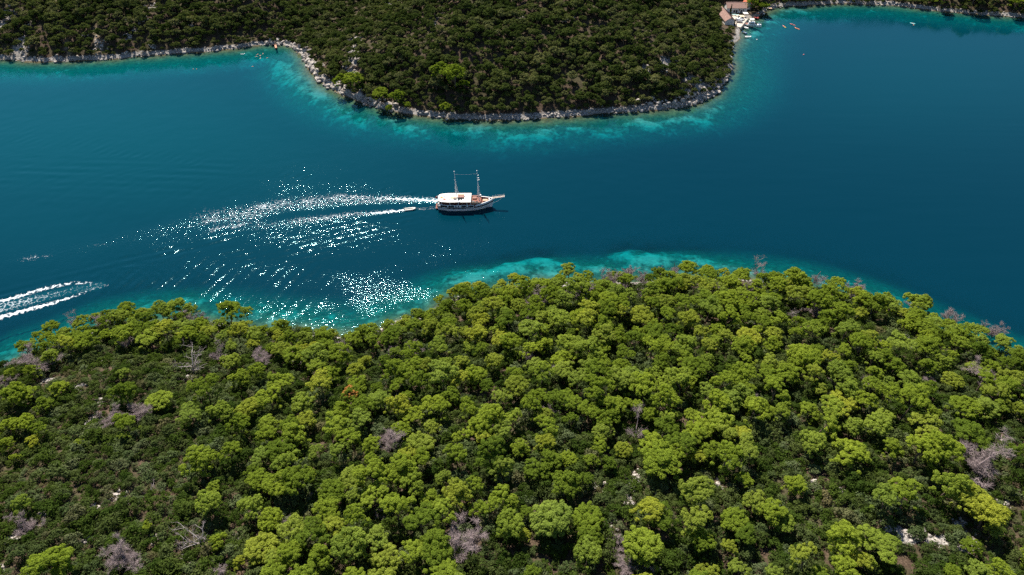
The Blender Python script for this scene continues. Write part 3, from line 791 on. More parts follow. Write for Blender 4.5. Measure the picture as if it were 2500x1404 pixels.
# ------------------------------------------------------------------ where the plants stand
# pines one can pick out: crown centre and crown width in the photograph
PINE_PX = [(307, 748, 55), (252, 762, 40), (230, 768, 35), (46, 830, 35), (82, 815, 36), (130, 798, 52), (112, 822, 45), (65, 845, 45), (175, 827, 62), (195, 778, 45), (160, 850, 60), (325, 785, 42), (285, 800, 36),
           (345, 810, 60), (385, 795, 40), (420, 752, 60), (460, 752, 46), (415, 797, 40), (430, 825, 38), (487, 790, 45), (555, 762, 62), (597, 762, 40), (516, 812, 50), (545, 826, 48), (566, 840, 40), (592, 800, 50), (560, 880, 52),
           (578, 915, 56), (293, 897, 36), (305, 960, 68), (385, 972, 62), (500, 955, 74), (460, 1002, 66), (532, 1000, 60), (300, 1025, 62), (22, 968, 72), (55, 955, 56), (140, 943, 45), (100, 978, 46), (18, 1030, 52), (52, 1035, 56), (95, 1042, 46),
           (75, 900, 46), (18, 908, 42), (115, 865, 42), (605, 990, 62), (582, 1035, 56), (22, 1100, 28), (182, 1062, 28), (42, 1225, 52), (130, 1375, 100), (557, 1100, 62), (490, 1137, 80), (500, 1110, 46), (507, 1220, 66), (512, 1175, 40),
           (612, 1240, 68), (612, 1140, 42), (530, 1310, 42), (345, 1262, 26), (572, 1355, 36), (295, 1055, 36), (5, 1075, 40), (75, 1060, 36),
           (2006, 1030, 75), (1989, 1075, 62), (2080, 1098, 95), (2085, 1037, 52), (2147, 1035, 72), (2170, 1090, 62), (2266, 1045, 78), (2250, 1105, 80), (2305, 1095, 85), (2370, 1060, 100), (2485, 1098, 56), (1945, 1177, 62), (1895, 1245, 66), (1925, 1262, 60),
           (2165, 1225, 80), (2215, 1215, 86), (2315, 1185, 86), (2365, 1215, 96), (2412, 1258, 90), (2432, 1292, 50), (2056, 1320, 88), (2128, 1318, 76), (2165, 1350, 96), (1977, 1370, 78), (2097, 1358, 62), (2383, 1320, 48), (2336, 1384, 48), (2410, 1386, 60), (2450, 1384, 56), (1904, 1390, 66), (2062, 1396, 90), (2010, 1395, 60),
           (1618, 1130, 98), (1696, 1195, 86), (1756, 1025, 72), (1772, 1058, 62), (1833, 1004, 66), (1824, 1156, 46), (1836, 1213, 62), (1800, 1262, 76), (1826, 1300, 70), (1786, 1327, 52), (1702, 1285, 92), (1720, 1325, 70), (1582, 1339, 98), (1590, 1245, 88), (1630, 1250, 80), (1435, 1354, 78),
           (1352, 1264, 112), (1441, 1258, 84), (1378, 1190, 72), (1430, 1160, 52), (1818, 1384, 62), (1726, 1392, 62), (1298, 1393, 52), (1307, 1135, 56), (1280, 1250, 48), (1277, 1291, 38), (1440, 1300, 60), (1650, 1110, 60), (1490, 1120, 40),
           (1388, 668, 50), (1415, 682, 40), (1352, 695, 44), (1328, 672, 18), (1275, 688, 40), (1300, 685, 30), (1495, 668, 18), (1554, 662, 16), (1610, 668, 42), (1680, 655, 48), (1728, 655, 40), (1770, 660, 30), (1810, 668, 40), (1870, 675, 40), (1895, 680, 46), (1935, 676, 44),
           (2038, 705, 58), (2175, 742, 40), (2232, 752, 70), (2288, 765, 34), (2320, 785, 36), (2375, 790, 34), (2400, 785, 30), (2392, 805, 44), (2455, 815, 36), (745, 800, 30), (790, 815, 45), (810, 808, 34), (660, 795, 28), (905, 812, 46), (1090, 735, 30), (1150, 710, 30), (1185, 715, 40), (1225, 700, 40), (985, 790, 40)]
GAPS = [(700, 905, 70, 34), (640, 870, 36, 34), (730, 1255, 60, 34), (985, 1290, 44, 46), (1160, 1340, 90, 90), (790, 1010, 26, 44), (2140, 795, 70, 36), (2180, 820, 60, 26), (2265, 915, 44, 22), (2355, 960, 70, 34), (1930, 745, 50, 20),
        (1700, 830, 40, 16), (1530, 695, 60, 14), (1020, 830, 40, 20), (860, 850, 60, 18), (1900, 860, 22, 20), (2230, 850, 30, 24), (1740, 920, 36, 20), (1340, 905, 30, 24), (1555, 1060, 36, 44), (1160, 890, 40, 20), (1860, 1060, 40, 60)]
MANUAL = [(-200, 840, 625, 1700), (1250, 1130, 1900, 1700), (1870, 1010, 3000, 1700)]      # zones where every pine was placed by eye

def in_gap(px, py):
    o = np.zeros(px.shape, bool)
    for x, y, a, b in GAPS: o |= ((px - x) / a) ** 2 + ((py - y) / b) ** 2 < 1
    return o

def poisson(x0, x1, y0, y1, rad, seed, keep):
    """evenly scattered points; keep(x, y) -> boolean array"""
    rs = np.random.RandomState(seed)
    n = int((x1 - x0) * (y1 - y0) / (rad * rad) * 2.6)
    X = rs.uniform(x0, x1, n); Y = rs.uniform(y0, y1, n)
    k = keep(X, Y); X, Y = X[k], Y[k]
    cell = {}; outp = []
    rr = rad * (0.75 + 0.5 * rs.random_sample(len(X)))
    for x, y, r_ in zip(X.tolist(), Y.tolist(), rr.tolist()):
        cx, cy = int(x // rad), int(y // rad); good = True
        for i in (-1, 0, 1):
            for j in (-1, 0, 1):
                for (a, b) in cell.get((cx + i, cy + j), ()):
                    if (a - x) ** 2 + (b - y) ** 2 < r_ * r_: good = False
        if good: cell.setdefault((cx, cy), []).append((x, y)); outp.append((x, y))
    return np.array(outp)

RS = np.random.RandomState(7)
near_pines = []                                          # x, y, z, scale, rot, variant, px, py, size px
arr = np.array(PINE_PX, float)
hx, hy = cast(arr[:, 0], arr[:, 1], 5.2)
hz = land(hx, hy)[2]
for k in range(len(arr)):
    dep = project(hx[k], hy[k], hz[k] + 5)[2]
    near_pines.append([hx[k], hy[k], hz[k], float(np.clip(arr[k, 2] * dep / FPX / 7.4, .30, 2.0)), RS.uniform(0, 6.28), RS.randint(14)])
man = np.array([(p[0], p[1], p[3] * 2.9) for p in near_pines])

def keep_pine(X, Y):
    dn_, df_, g = land(X, Y)
    px, py, dep = project(X, Y, g + 5)
    k = (dn_ > 2.0) & (dn_ > df_) & (px > -260) & (px < 2760) & (py < 1700)
    for a, b, c, d in MANUAL:
        inside = (px > a) & (px < c) & (py > b) & (py < d) & (px > -40) & (px < 2540) & (py < 1440)
        k &= ~inside
    k &= ~in_gap(px, py)
    kk = np.where(k)[0]
    for i in kk:
        dd = np.hypot(man[:, 0] - X[i], man[:, 1] - Y[i])
        if np.any(dd < man[:, 2] * .85 + 1.4): k[i] = False
    return k

for x, y in poisson(-190, 190, 40, 180, 4.4, 11, keep_pine):
    near_pines.append([x, y, ground(x, y), (.50 + .56 * RS.random_sample() ** .8) * (.72 + .28 * min(1, float(land(np.array([x]), np.array([y]))[0][0]) / 16.0)), RS.uniform(0, 6.28), RS.randint(14)])
for p in near_pines:
    px, py, dep = project(p[0], p[1], p[2] + 6 * p[3]); p += [px, py, 7.2 * p[3] * FPX / dep]

DEAD_PX = [(1145, 1312, 100, 0), (320, 1335, 78, 0), (472, 1302, 66, 1), (452, 885, 62, 1), (345, 1002, 56, 0), (262, 1015, 42, 0), (298, 830, 44, 0), (620, 872, 44, 0), (540, 860, 42, 0), (690, 1285, 52, 0), (1298, 806, 44, 2), (1288, 862, 42, 2),
           (1010, 847, 44, 0), (957, 1088, 62, 0), (945, 1062, 44, 0), (975, 960, 28, 0), (1308, 730, 60, 0), (1420, 722, 50, 0), (1500, 692, 56, 0), (1475, 676, 40, 0), (1527, 670, 42, 0), (1567, 670, 36, 0), (1615, 658, 30, 0), (1643, 654, 36, 2), (1660, 670, 26, 0), (1567, 708, 30, 0),
           (1470, 782, 30, 0), (1345, 900, 42, 0), (1852, 660, 42, 2), (1738, 712, 44, 0), (1832, 720, 60, 0), (1800, 732, 30, 0), (1857, 797, 30, 0), (1700, 897, 36, 0), (1825, 964, 50, 0), (1985, 680, 44, 2), (2085, 704, 50, 0), (2102, 728, 40, 0), (1970, 714, 28, 0), (1992, 750, 40, 0),
           (2200, 738, 22, 0), (2237, 734, 30, 0), (2334, 767, 46, 0), (2430, 804, 46, 0), (2135, 830, 42, 0), (1950, 758, 32, 1), (2220, 836, 36, 1), (2405, 922, 56, 0), (2275, 922, 32, 0), (2120, 928, 32, 0), (2415, 1150, 100, 0), (1513, 1320, 46, 0), (1522, 1388, 62, 0), (1343, 1000, 30, 0), (1552, 1058, 50, 2),
           (1597, 1396, 42, 0), (67, 1262, 52, 0), (327, 1180, 36, 1), (535, 1390, 52, 0), (98, 885, 60, 0), (132, 832, 36, 0), (172, 774, 36, 2), (240, 788, 46, 0), (450, 778, 46, 0), (482, 766, 32, 0), (845, 838, 44, 2), (960, 850, 36, 0), (825, 852, 36, 0), (1175, 748, 32, 0), (1207, 1034, 30, 0),
           (637, 862, 38, 0), (682, 1158, 30, 0), (765, 1200, 32, 0), (935, 1236, 30, 0), (2040, 925, 30, 0), (5, 925, 40, 0)]
arr = np.array(DEAD_PX, float)
dx, dy = cast(arr[:, 0], arr[:, 1], 3.8); dzz = land(dx, dy)[2]
DEADP = []
for k in range(len(arr)):
    dep = project(dx[k], dy[k], dzz[k] + 4)[2]; s = arr[k, 2] * dep / FPX * (1.12 if arr[k, 1] > 860 else 1.0)
    kind = int(arr[k, 3]); pool = (DEADS, DEAD_PALE, DEAD_SLIM)[kind]
    s /= (6.0, 6.5, 4.6)[kind]
    DEADP.append([dx[k], dy[k], dzz[k], float(np.clip(s, .35, 1.9)), RS.uniform(0, 6.28), kind, k, arr[k, 0], arr[k, 1], arr[k, 2]])
allp = np.array([(p[0], p[1], p[3] * 2.7) for p in near_pines] + [(p[0], p[1], p[3] * 1.0) for p in DEADP])

def bare_at(X, Y, g):
    px, py, dep = project(X, Y, g)
    r_ = blobs(px, py, ROCK_PX)
    for pth in PATH_PX:
        d_, _ = seg_dist(px, py, pth); r_ = np.maximum(r_, np.exp(-(d_ / 6.5) ** 2))
    return r_

def keep_shrub(X, Y):
    dn_, df_, g = land(X, Y)
    px, py, dep = project(X, Y, g + 1)
    k = (dn_ > 2.2) & (dn_ > df_) & (px > -200) & (px < 2700) & (py < 1600)
    k &= np.random.RandomState(3).random_sample(X.shape) > bare_at(X, Y, g) * 1.5
    k &= fbm(X / 5, Y / 5, 55, 2) > .16
    return k

shr = poisson(-190, 190, 40, 178, 1.6, 21, keep_shrub)
shrubs = []
sg = land(shr[:, 0], shr[:, 1])[2]
big = fbm(shr[:, 0] / 11, shr[:, 1] / 11, 56, 2)
for i, (x, y) in enumerate(shr):
    s = (0.62 + 0.75 * RS.random_sample() ** 1.5) * (0.8 + .6 * big[i])
    px, py, dep = project(x, y, sg[i] + .8)
    dd = np.hypot(allp[:, 0] - x, allp[:, 1] - y) - allp[:, 2]
    shrubs.append([x, y, sg[i] - .1, s, RS.uniform(0, 6.28), RS.randint(8), px, py, 3.2 * s * FPX / dep, float(dd.min())])

ham_pts = None
def keep_oak(X, Y):
    dn_, df_, g = land(X, Y)
    px, py, dep = project(X, Y, g + 2)
    k = (df_ > 1.0 + 2.6 * fbm(X / 12, Y / 12, 88, 2) - 1.5 * ((px > 1700) & (py < 215))) & (px > -350) & (px < 2850) & (py > -330)
    k &= np.random.RandomState(4).random_sample(X.shape) > bare_at(X, Y, g) * 1.15
    gx_, gy_, _ = project(X, Y, g)
    k &= ~((gx_ > 1754) & (gx_ < 1830) & (gy_ > 2) & (gy_ < 78)) & ~((gx_ > 1820) & (gx_ < 1850) & (gy_ > 26) & (gy_ < 50)) & ~((gx_ > 1786) & (gx_ < 1812) & (gy_ > 66) & (gy_ < 108))
    return k

oak = poisson(-460, 470, 290, 640, 2.75, 31, keep_oak)
og = land(oak[:, 0], oak[:, 1]); oaks = []
obig = .70 + .75 * fbm(oak[:, 0] / 13, oak[:, 1] / 13, 66, 3)
for i, (x, y) in enumerate(oak):
    s = (.48 + .66 * RS.random_sample() ** 1.6) * (.66 + .34 * min(1, og[1][i] / 9.0)) * obig[i]
    px, py, dep = project(x, y, og[2][i] + 3)
    oaks.append([x, y, og[2][i] - .2, s, RS.uniform(0, 6.28), RS.randint(8), px, py, 6.0 * s * FPX / dep])
FARPINE_PX = [(836, 204, 38), (868, 213, 46), (928, 228, 40), (968, 238, 40), (950, 258, 20), (994, 256, 20), (1078, 182, 46), (1112, 206, 56), (1134, 206, 26), (1088, 266, 26), (2375, 8, 40), (2480, 10, 36), (2300, 4, 34), (1852, 8, 34), (1862, 20, 30), (1835, 12, 30)]
# ------------------------------------------------------------------ planting
def vis(p, mx=40, my=40): return -mx < p[6] < 2500 + mx and -my < p[7] < 1404 + my

NW = ['leftmost', 'second', 'third', 'fourth', 'fifth', 'sixth', 'seventh', 'eighth', 'ninth', 'tenth', 'eleventh', 'twelfth', 'thirteenth', 'fourteenth', 'fifteenth', 'sixteenth', 'seventeenth', 'eighteenth', 'nineteenth', 'twentieth']

def relabel(items, places, kind_words):
    """items: (object, px, py, size word); inside each place the plants are told apart from left to right"""
    zones = {}
    for it in items:
        zones.setdefault(min(range(len(places)), key=lambda i: ((places[i][0] - it[1]) / 1.0) ** 2 + ((places[i][1] - it[2]) * 1.35) ** 2), []).append(it)
    for zi, its in zones.items():
        its.sort(key=lambda t: t[1])
        for k, (o, px, py, w) in enumerate(its):
            if len(its) == 1: pos_ = 'the only one'
            elif k == 0: pos_ = 'leftmost'
            elif k == len(its) - 1: pos_ = 'rightmost'
            else: pos_ = (NW[k] if k < len(NW) else '%dth' % (k + 1)) + ' from left'
            o['label'] = '%s %s %s, %s' % (w, kind_words, places[zi][2], pos_)

PLACES = []
for (x, y, t) in [(60, 830, 'on the left tip of the near shore'), (180, 800, 'on the left shore, below the speedboat foam'), (310, 760, 'at the left shore, over the water'), (440, 775, 'at the left shore beside the glitter'), (560, 780, 'on the small left point'),
                  (70, 930, 'above the lower left scrub'), (300, 930, 'standing alone amid the left scrub'), (480, 970, 'in the clump among left scrub'), (40, 1050, 'on the left edge, mid height'), (300, 1050, 'in the middle of left scrub'),
                  (60, 1300, 'in the lower left corner'), (330, 1290, 'in lower left stony scrub'), (530, 1130, 'right of the left scrub'), (540, 1280, 'beside the bare forked dead tree'), (650, 840, 'behind the left cove'), (780, 820, 'along the cove beach'), (900, 830, 'on the cove beach, right part'), (1000, 810, 'right of the cove beach'),
                  (1120, 740, 'on the shore right of the cove'), (1230, 720, 'on the shore under the big boat'), (1370, 690, 'on the shore by the trunk cluster'), (1500, 690, 'among grey dead trees at the shore'), (1640, 680, 'on the middle shore'), (1740, 680, 'on the middle shore, right half'), (1860, 690, 'on the shore by the slim dead tree'), (1960, 700, 'by the leaning dead tree'),
                  (2060, 720, 'on the right shore'), (2180, 760, 'on the right shore slope'), (2290, 780, 'at the right shoreline bend'), (2420, 830, 'on the far right shore'), (2480, 900, 'on the right edge, upper part'),
                  (680, 930, 'behind the cove, second row'), (800, 900, 'below the cove beach'), (920, 900, 'below the cove, in dense wood'), (1050, 880, 'below the mauve dead tree'), (1160, 830, 'in the wood left of centre'), (1250, 800, 'by the tall dead pair, left'), (1350, 780, 'by the tall dead pair, right'), (1480, 760, 'behind the shore dead trees'), (1600, 750, 'behind the middle shore'), (1720, 760, 'in the wood behind middle shore'), (1850, 780, 'behind the right shore'), (1980, 790, 'above the right scrub'), (2120, 860, 'below the right scrub patch'), (2250, 880, 'between the right scrub patches'), (2380, 880, 'above the right lower scrub'),
                  (680, 1040, 'left of the orange pine'), (800, 1000, 'close left of the orange pine'), (860, 990, 'under the orange pine'), (960, 1000, 'right of the orange pine'), (1080, 980, 'in dense wood, centre left'), (1190, 950, 'in dense wood, just left of centre'), (1300, 940, 'in dense wood, centre'), (1420, 880, 'in dense wood, right of centre'), (1540, 860, 'in the wood, centre right'), (1660, 860, 'in the wood above the small glade'), (1790, 880, 'in the wood right of the glade'), (1900, 900, 'in the wood before the right slope'), (2020, 920, 'on the right slope'), (2150, 960, 'on the right slope, lower'), (2280, 990, 'above the right rocky clearing'), (2400, 1020, 'beside the right lower scrub'),
                  (690, 1150, 'in the wood right of left scrub'), (820, 1120, 'in the lower wood, left part'), (930, 1130, 'round the double dead tree'), (1050, 1090, 'right of the double dead tree'), (1160, 1060, 'in the lower wood, middle'), (1280, 1060, 'in the lower wood by centre line'), (1410, 1010, 'in lower wood right of centre'), (1530, 980, 'above the dark hollow'), (1650, 990, 'above the middle scrub'), (1770, 1010, 'at the edge of right scrub'),
                  (680, 1260, 'above the lower left dead tree'), (700, 1360, 'at bottom edge, left middle'), (830, 1240, 'in lower wood, left of centre'), (860, 1360, 'at bottom edge left of centre'), (960, 1240, 'in lower wood, near the hollow'), (1000, 1360, 'left of the big mauve dead tree'), (1080, 1220, 'above the big mauve dead tree'), (1200, 1200, 'in lower wood above centre bottom'), (1330, 1210, 'left of the white ledges'), (1400, 1320, 'at bottom, right of centre'), (1600, 1160, 'over the white ledges'), (1590, 1310, 'below the white ledges'), (1720, 1280, 'below middle scrub'), (1820, 1220, 'in middle right scrub'), (1930, 1230, 'alone in right scrub'), (1800, 1360, 'at bottom right of middle'), (2000, 1060, 'above right scrub, left pair'), (2090, 1080, 'in the row over right scrub'), (2200, 1070, 'in the row over right scrub, middle'), (2340, 1080, 'in the row over right scrub, end'), (2190, 1220, 'in scrub above the white rocks'), (2370, 1230, 'over the white rock ledge'), (2050, 1340, 'left of the white rocks'), (2160, 1340, 'just left of white rock ledge'), (2390, 1370, 'below the white rock ledge'), (2480, 1150, 'on the right edge')]:
    PLACES.append((x, y, t))

def size_word(v, lo, hi): return 'small' if v < lo else ('large' if v > hi else 'medium')

# near pines: the 300 that show largest are single trees, the rest one mass
cand = sorted([p for p in near_pines if vis(p, 10, 10)], key=lambda p: -p[8])
single = cand[:300]; sid = {id(p) for p in single}
rest = [p for p in near_pines if id(p) not in sid]
items = []
for p in single:
    o = plant('pine_tree', PINES[p[5]], p[0], p[1], p[2], (p[3] * RS.uniform(.88, 1.12), p[3] * RS.uniform(.88, 1.12), (p[3] * .5 + .5 * min(1.1, p[3] + .1)) * RS.uniform(.70, 1.02)), p[4], tilt=(RS.normal() * .08, RS.normal() * .08))
    tag(o, '', 'tree', 'pine trees on the near headland')
    items.append((o, p[6], p[7], size_word(p[8], 42, 66)))
relabel(items, PLACES, 'green pine')
if rest:
    mass('pine_wood', [(p[0], p[1], p[2]) for p in rest], [p[3] for p in rest], [p[4] for p in rest], [p[5] for p in rest], PC['pine'], 'the smaller green pines between the larger ones on the near headland')
ox, oy = cast(np.array([855.]), np.array([957.]), 5.0)
tag(plant('pine_tree', ORANGE, ox[0], oy[0], ground(ox[0], oy[0]) + .9, .80, 1.0), 'small orange brown dying pine amid the green wood', 'tree')

# dead trees
SPECIAL = {0: 'big round mauve grey dead tree at bottom, left of middle', 1: 'bushy grey dead tree in the lower left scrub', 2: 'bare forked pale dead tree in lower left scrub', 3: 'twisted bleached dead tree with spread limbs in left scrub',
           50: 'wide grey dead tree by the right edge scrub', 35: 'slim grey dead tree leaning out over the right shore water', 57: 'fallen pale dead tree on stony ground in left scrub', 10: 'tall grey dead tree in the wood, upper of two', 11: 'tall grey dead tree in the wood, lower of two'}
ditems = []
for p in DEADP:
    pool = (DEADS, DEAD_PALE, DEAD_SLIM)[p[5]]
    k = p[6]
    tl = (RS.normal() * .07, RS.normal() * .07)
    rz = p[4]
    if k == 35: tl, rz = (0, .55), 0
    if k == 57: tl, rz = (0, 1.0), .6
    if k in (2, 3): rz = .3 if k == 2 else .1
    o = plant('dead_tree', pool[k % len(pool)], p[0], p[1], p[2], (p[3], p[3], p[3] * (.66 if p[8] > 860 and p[5] == 0 else .84)), rz, 'twigs', 'trunk', tl)
    tag(o, SPECIAL.get(k, ''), 'dead tree', 'dead trees on the near headland')
    if k not in SPECIAL: ditems.append((o, p[7], p[8], size_word(p[9], 34, 52)))
relabel(ditems, PLACES, 'grey dead tree')

# shrubs of the scrub
cand = sorted([p for p in shrubs if vis(p, 0, 0) and p[9] > .3], key=lambda p: -p[8])
single = cand[:300]; sid = {id(p) for p in single}
rest = [p for p in shrubs if id(p) not in sid and p[9] > -2.6]
items = []
for p in single:
    o = link('shrub', SHRUBS[p[5]].crown, None, (p[0], p[1], p[2]), p[4], p[3])
    link('stem', SHRUBS[p[5]].trunk, o)
    tag(o, '', 'shrub', 'evergreen shrubs on the near headland')
    items.append((o, p[6], p[7], size_word(p[8], 30, 42)))
relabel(items, PLACES, 'dark shrub')
mass('scrub', [(p[0], p[1], p[2]) for p in rest], [p[3] for p in rest], [p[4] for p in rest], [p[5] for p in rest], PC['shrub'], 'low dark evergreen scrub covering the near headland')

# far hills
FPLACES = [(60, 60, 'on the left hill by the white scree'), (200, 40, 'beside the tan track'), (350, 60, 'on the left hill'), (500, 60, 'on the left hill, right half'), (640, 60, 'above the wooden jetty'), (100, 110, 'above the left far shore'), (300, 110, 'above the pale shore rocks'), (500, 100, 'over the far left shore'), (720, 50, 'in the fold between the hills'),
           (800, 130, 'by the stony gully'), (880, 60, 'above the stony gully'), (900, 160, 'right of the stony gully'), (850, 180, 'above the boulder shore'), (1000, 80, 'on the middle hill, upper left'), (1000, 200, 'left of the two bright pines'), (1150, 230, 'below the two bright pines'), (1180, 140, 'right of the bright pines, upper'), (1200, 50, 'on the middle hill top'), (1320, 140, 'mid hill'), (1300, 250, 'over the middle far shore'), (1400, 50, 'on the middle hill, upper right'), (1430, 250, 'over the far shore, right part'), (1480, 150, 'on the middle hill, right part'), (1560, 240, 'below the white outcrops'), (1600, 80, 'above the white outcrops'), (1660, 180, 'between the white outcrops'), (1720, 130, 'over the right bank'), (1740, 60, 'left of the houses'), (1850, 10, 'right of the houses'), (2050, 5, 'on the right far shore'), (2300, 15, 'on the right far shore, middle'), (2450, 25, 'on the right far shore, end')]
cand = sorted([p for p in oaks if -5 < p[6] < 2505 and -5 < p[7] < 1404], key=lambda p: -p[8])
single = cand[:300]; sid = {id(p) for p in single}
rest = [p for p in oaks if id(p) not in sid]
items = []
for p in single:
    o = plant('oak_tree', OAKS[p[5]], p[0], p[1], p[2], p[3], p[4])
    tag(o, '', 'tree', 'evergreen oaks on the far hills')
    items.append((o, p[6], p[7], size_word(p[8], 30, 36)))
relabel(items, FPLACES, 'dark evergreen oak')
mass('oak_wood', [(p[0], p[1], p[2]) for p in rest], [p[3] for p in rest], [p[4] for p in rest], [p[5] for p in rest], PC['oak'], 'dense dark evergreen wood covering the far hills')
arr = np.array(FARPINE_PX, float)
fx, fy = cast(arr[:, 0], arr[:, 1], 4.5); fz = land(fx, fy)[2]
FPL = ['leftmost bright pine on the far boulder shore', 'second bright pine on the far boulder shore', 'third bright pine on the far shore, over the fallen trunk', 'fourth bright pine on the far shore', 'small bright pine low on the far shore rocks', 'small bright pine right of the far shore clump', 'tall bright pine alone on the far hill, left of a pair', 'tall bright pine on the far hill, right of a pair',
       'small bright bush pine beside the hill pair', 'small bright pine below the hill pair', 'pale pine on the far right shore, middle', 'pale pine in the upper right corner', 'pale pine on the far right shore, left', 'light green tree behind the beach', 'light green tree beside the beached kayaks', 'light green tree right of the red roof']
for k in range(len(arr)):
    dep = project(fx[k], fy[k], fz[k] + 4)[2]
    o = plant('pine_tree', FARPINES[k % 3], fx[k], fy[k], fz[k], float(arr[k, 2] * dep / FPX / 8.4), RS.uniform(0, 6.28))
    tag(o, FPL[k], 'tree', 'light green pines across the water')
# ------------------------------------------------------------------ shore boulders and limestone blocks: pieces of the terrain
def rock_mesh(seed):
    rs = np.random.RandomState(seed)
    import bmesh
    bm = bmesh.new()
    bmesh.ops.create_icosphere(bm, subdivisions=1, radius=1.0)
    sx = rs.uniform(.75, 1.35, 3) * np.array([1, 1, .7])
    for v in bm.verts:
        k = 1 + rs.normal() * .16
        v.co = Vector((v.co.x * sx[0] * k, v.co.y * sx[1] * k, v.co.z * sx[2] * k))
    me = bpy.data.meshes.new('boulder'); bm.to_mesh(me); bm.free()
    me.materials.append(M['rock'])
    return me

ROCKS = [rock_mesh(900 + i) for i in range(8)]
cands = []
rs5 = np.random.RandomState(55)
FARW = np.array([at(*p)[:2] for p in FAR_PX]); NEARW = np.array([at(*p)[:2] for p in NEAR_PX])
def along_shore(poly, step, spread, smin, smax, inset):
    for a, b in zip(poly[:-1], poly[1:]):
        L = math.dist(a, b); nrm = (-(b[1] - a[1]) / L, (b[0] - a[0]) / L)
        for k in range(max(1, int(L / step))):
            t = (k + rs5.random_sample()) / max(1, int(L / step))
            s = inset + rs5.normal() * spread
            x, y = a[0] + (b[0] - a[0]) * t + nrm[0] * s, a[1] + (b[1] - a[1]) * t + nrm[1] * s
            if math.hypot(x - HAM[0], y - HAM[1]) < 24: continue
            cands.append([x, y, smin + (smax - smin) * rs5.random_sample() ** 2.2])
i0, i1 = 13, 24
along_shore(FARW[:i0 + 1], 0.75, 1.0, .3, 1.0, 1.1)
along_shore(FARW[i0:i1], 0.42, 1.6, .4, 1.9, 1.8)              # the big white boulders on the left flank of the point
along_shore(FARW[i1:34], 0.6, 1.0, .3, 1.05, 1.1)
along_shore(FARW[30:36], 0.5, 2.0, .4, 1.5, 3.0)
along_shore(FARW[46:], 0.75, 1.0, .3, .95, 1.0)
along_shore(NEARW[::-1][:-4], 1.2, 1.2, .22, .8, -1.8)
pr = np.array(ROCK_PX, float)
rx, ry = cast(pr[:, 0], pr[:, 1], 0.0)
for k in range(len(pr)):
    dep = project(rx[k], ry[k], 5)[2]
    wpx_ = pr[k, 2] * dep / FPX; hpx_ = pr[k, 3] * dep / FPX / .6
    for j in range(int(4 + 16 * pr[k, 4])):
        cands.append([rx[k] + rs5.normal() * wpx_ * .45, ry[k] + rs5.normal() * hpx_ * .45, rs5.uniform(.25, .8) * (1.2 if pr[k, 1] < 300 else .7)])
C = np.array(cands)
dn_, df_, cz = land(C[:, 0], C[:, 1])
k = np.maximum(dn_, df_) > -1.0
C, cz = C[k], cz[k]
cpx, cpy, cdep = project(C[:, 0], C[:, 1], cz)
show = C[:, 2] / cdep * ((cpx > 0) & (cpx < 2500) & (cpy > 0) & (cpy < 1404))
order = np.argsort(-show)
for i in order[:300]:
    o = link('boulder', ROCKS[i % 8], terrain, (C[i, 0], C[i, 1], max(cz[i], -.1) + C[i, 2] * .18), rs5.uniform(0, 6.28), C[i, 2])
    o.rotation_euler = (rs5.normal() * .25, rs5.normal() * .25, rs5.uniform(0, 6.28))
vs_, fs_ = [], []; nb = 0
for i in order[300:]:
    me = ROCKS[i % 8]
    co = np.empty(len(me.vertices) * 3, np.float32); me.vertices.foreach_get('co', co); co = co.reshape(-1, 3) * C[i, 2]
    a = rs5.uniform(0, 6.28); co = np.stack([co[:, 0] * math.cos(a) - co[:, 1] * math.sin(a), co[:, 0] * math.sin(a) + co[:, 1] * math.cos(a), co[:, 2]], 1)
    vs_.append(co + np.array([C[i, 0], C[i, 1], max(cz[i], -.1) + C[i, 2] * .15]))
    f = np.empty(len(me.polygons) * 3, np.int32); me.polygons.foreach_get('vertices', f); fs_.append(f.reshape(-1, 3) + nb); nb += len(co)
st = link('loose_stones', new_mesh('loose_stones', np.concatenate(vs_), np.concatenate(fs_), [M['rock']]), terrain); st['kind'] = 'stuff'

# ------------------------------------------------------------------ paint, timber, canvas, glass
M['white'] = plain('white_gelcoat', (0.88, 0.87, 0.84), 0.35, 0.5, 0.05)
M['canvas'] = plain('cream_canvas', (0.80, 0.77, 0.70), 0.9, 0.1, 0.05)
M['black'] = plain('black_paint', (0.012, 0.012, 0.014), 0.4, 0.5, 0.2)
M['varnish'] = plain('varnished_wood', (0.20, 0.065, 0.035), 0.45, 0.4, 0.3, 6)
M['redwood'] = plain('red_brown_bulwark', (0.26, 0.045, 0.035), 0.5, 0.4, 0.2, 6)
M['teak'] = plain('teak_planks', (0.24, 0.085, 0.055), 0.7, 0.2, 0.3, 5)
M['glass'] = plain('dark_window_glass', (0.015, 0.017, 0.02), 0.08, 0.6, 0.2)
M['steel'] = plain('painted_spar', (0.74, 0.73, 0.70), 0.4, 0.5, 0.08)
M['rope'] = plain('pale_rope', (0.55, 0.50, 0.42), 0.9, 0.1, 0.1)
M['rubber'] = plain('grey_inflatable_rubber', (0.62, 0.60, 0.57), 0.6, 0.3, 0.08)
M['dark'] = plain('dark_plastic', (0.035, 0.035, 0.04), 0.5, 0.4, 0.2)
M['orange_p'] = plain('orange_plastic', (0.75, 0.17, 0.02), 0.4, 0.4, 0.08)
M['red_p'] = plain('red_plastic', (0.60, 0.045, 0.03), 0.4, 0.4, 0.08)
M['yellow_p'] = plain('yellow_plastic', (0.80, 0.45, 0.03), 0.4, 0.4, 0.08)
M['pink_p'] = plain('pink_plastic', (0.75, 0.20, 0.18), 0.4, 0.4, 0.08)
M['blue_p'] = plain('blue_paint', (0.05, 0.22, 0.50), 0.4, 0.4, 0.08)
M['turq_p'] = plain('turquoise_board', (0.20, 0.62, 0.60), 0.5, 0.3, 0.08)
M['tan'] = plain('tan_cushion', (0.52, 0.36, 0.25), 0.9, 0.1, 0.1)
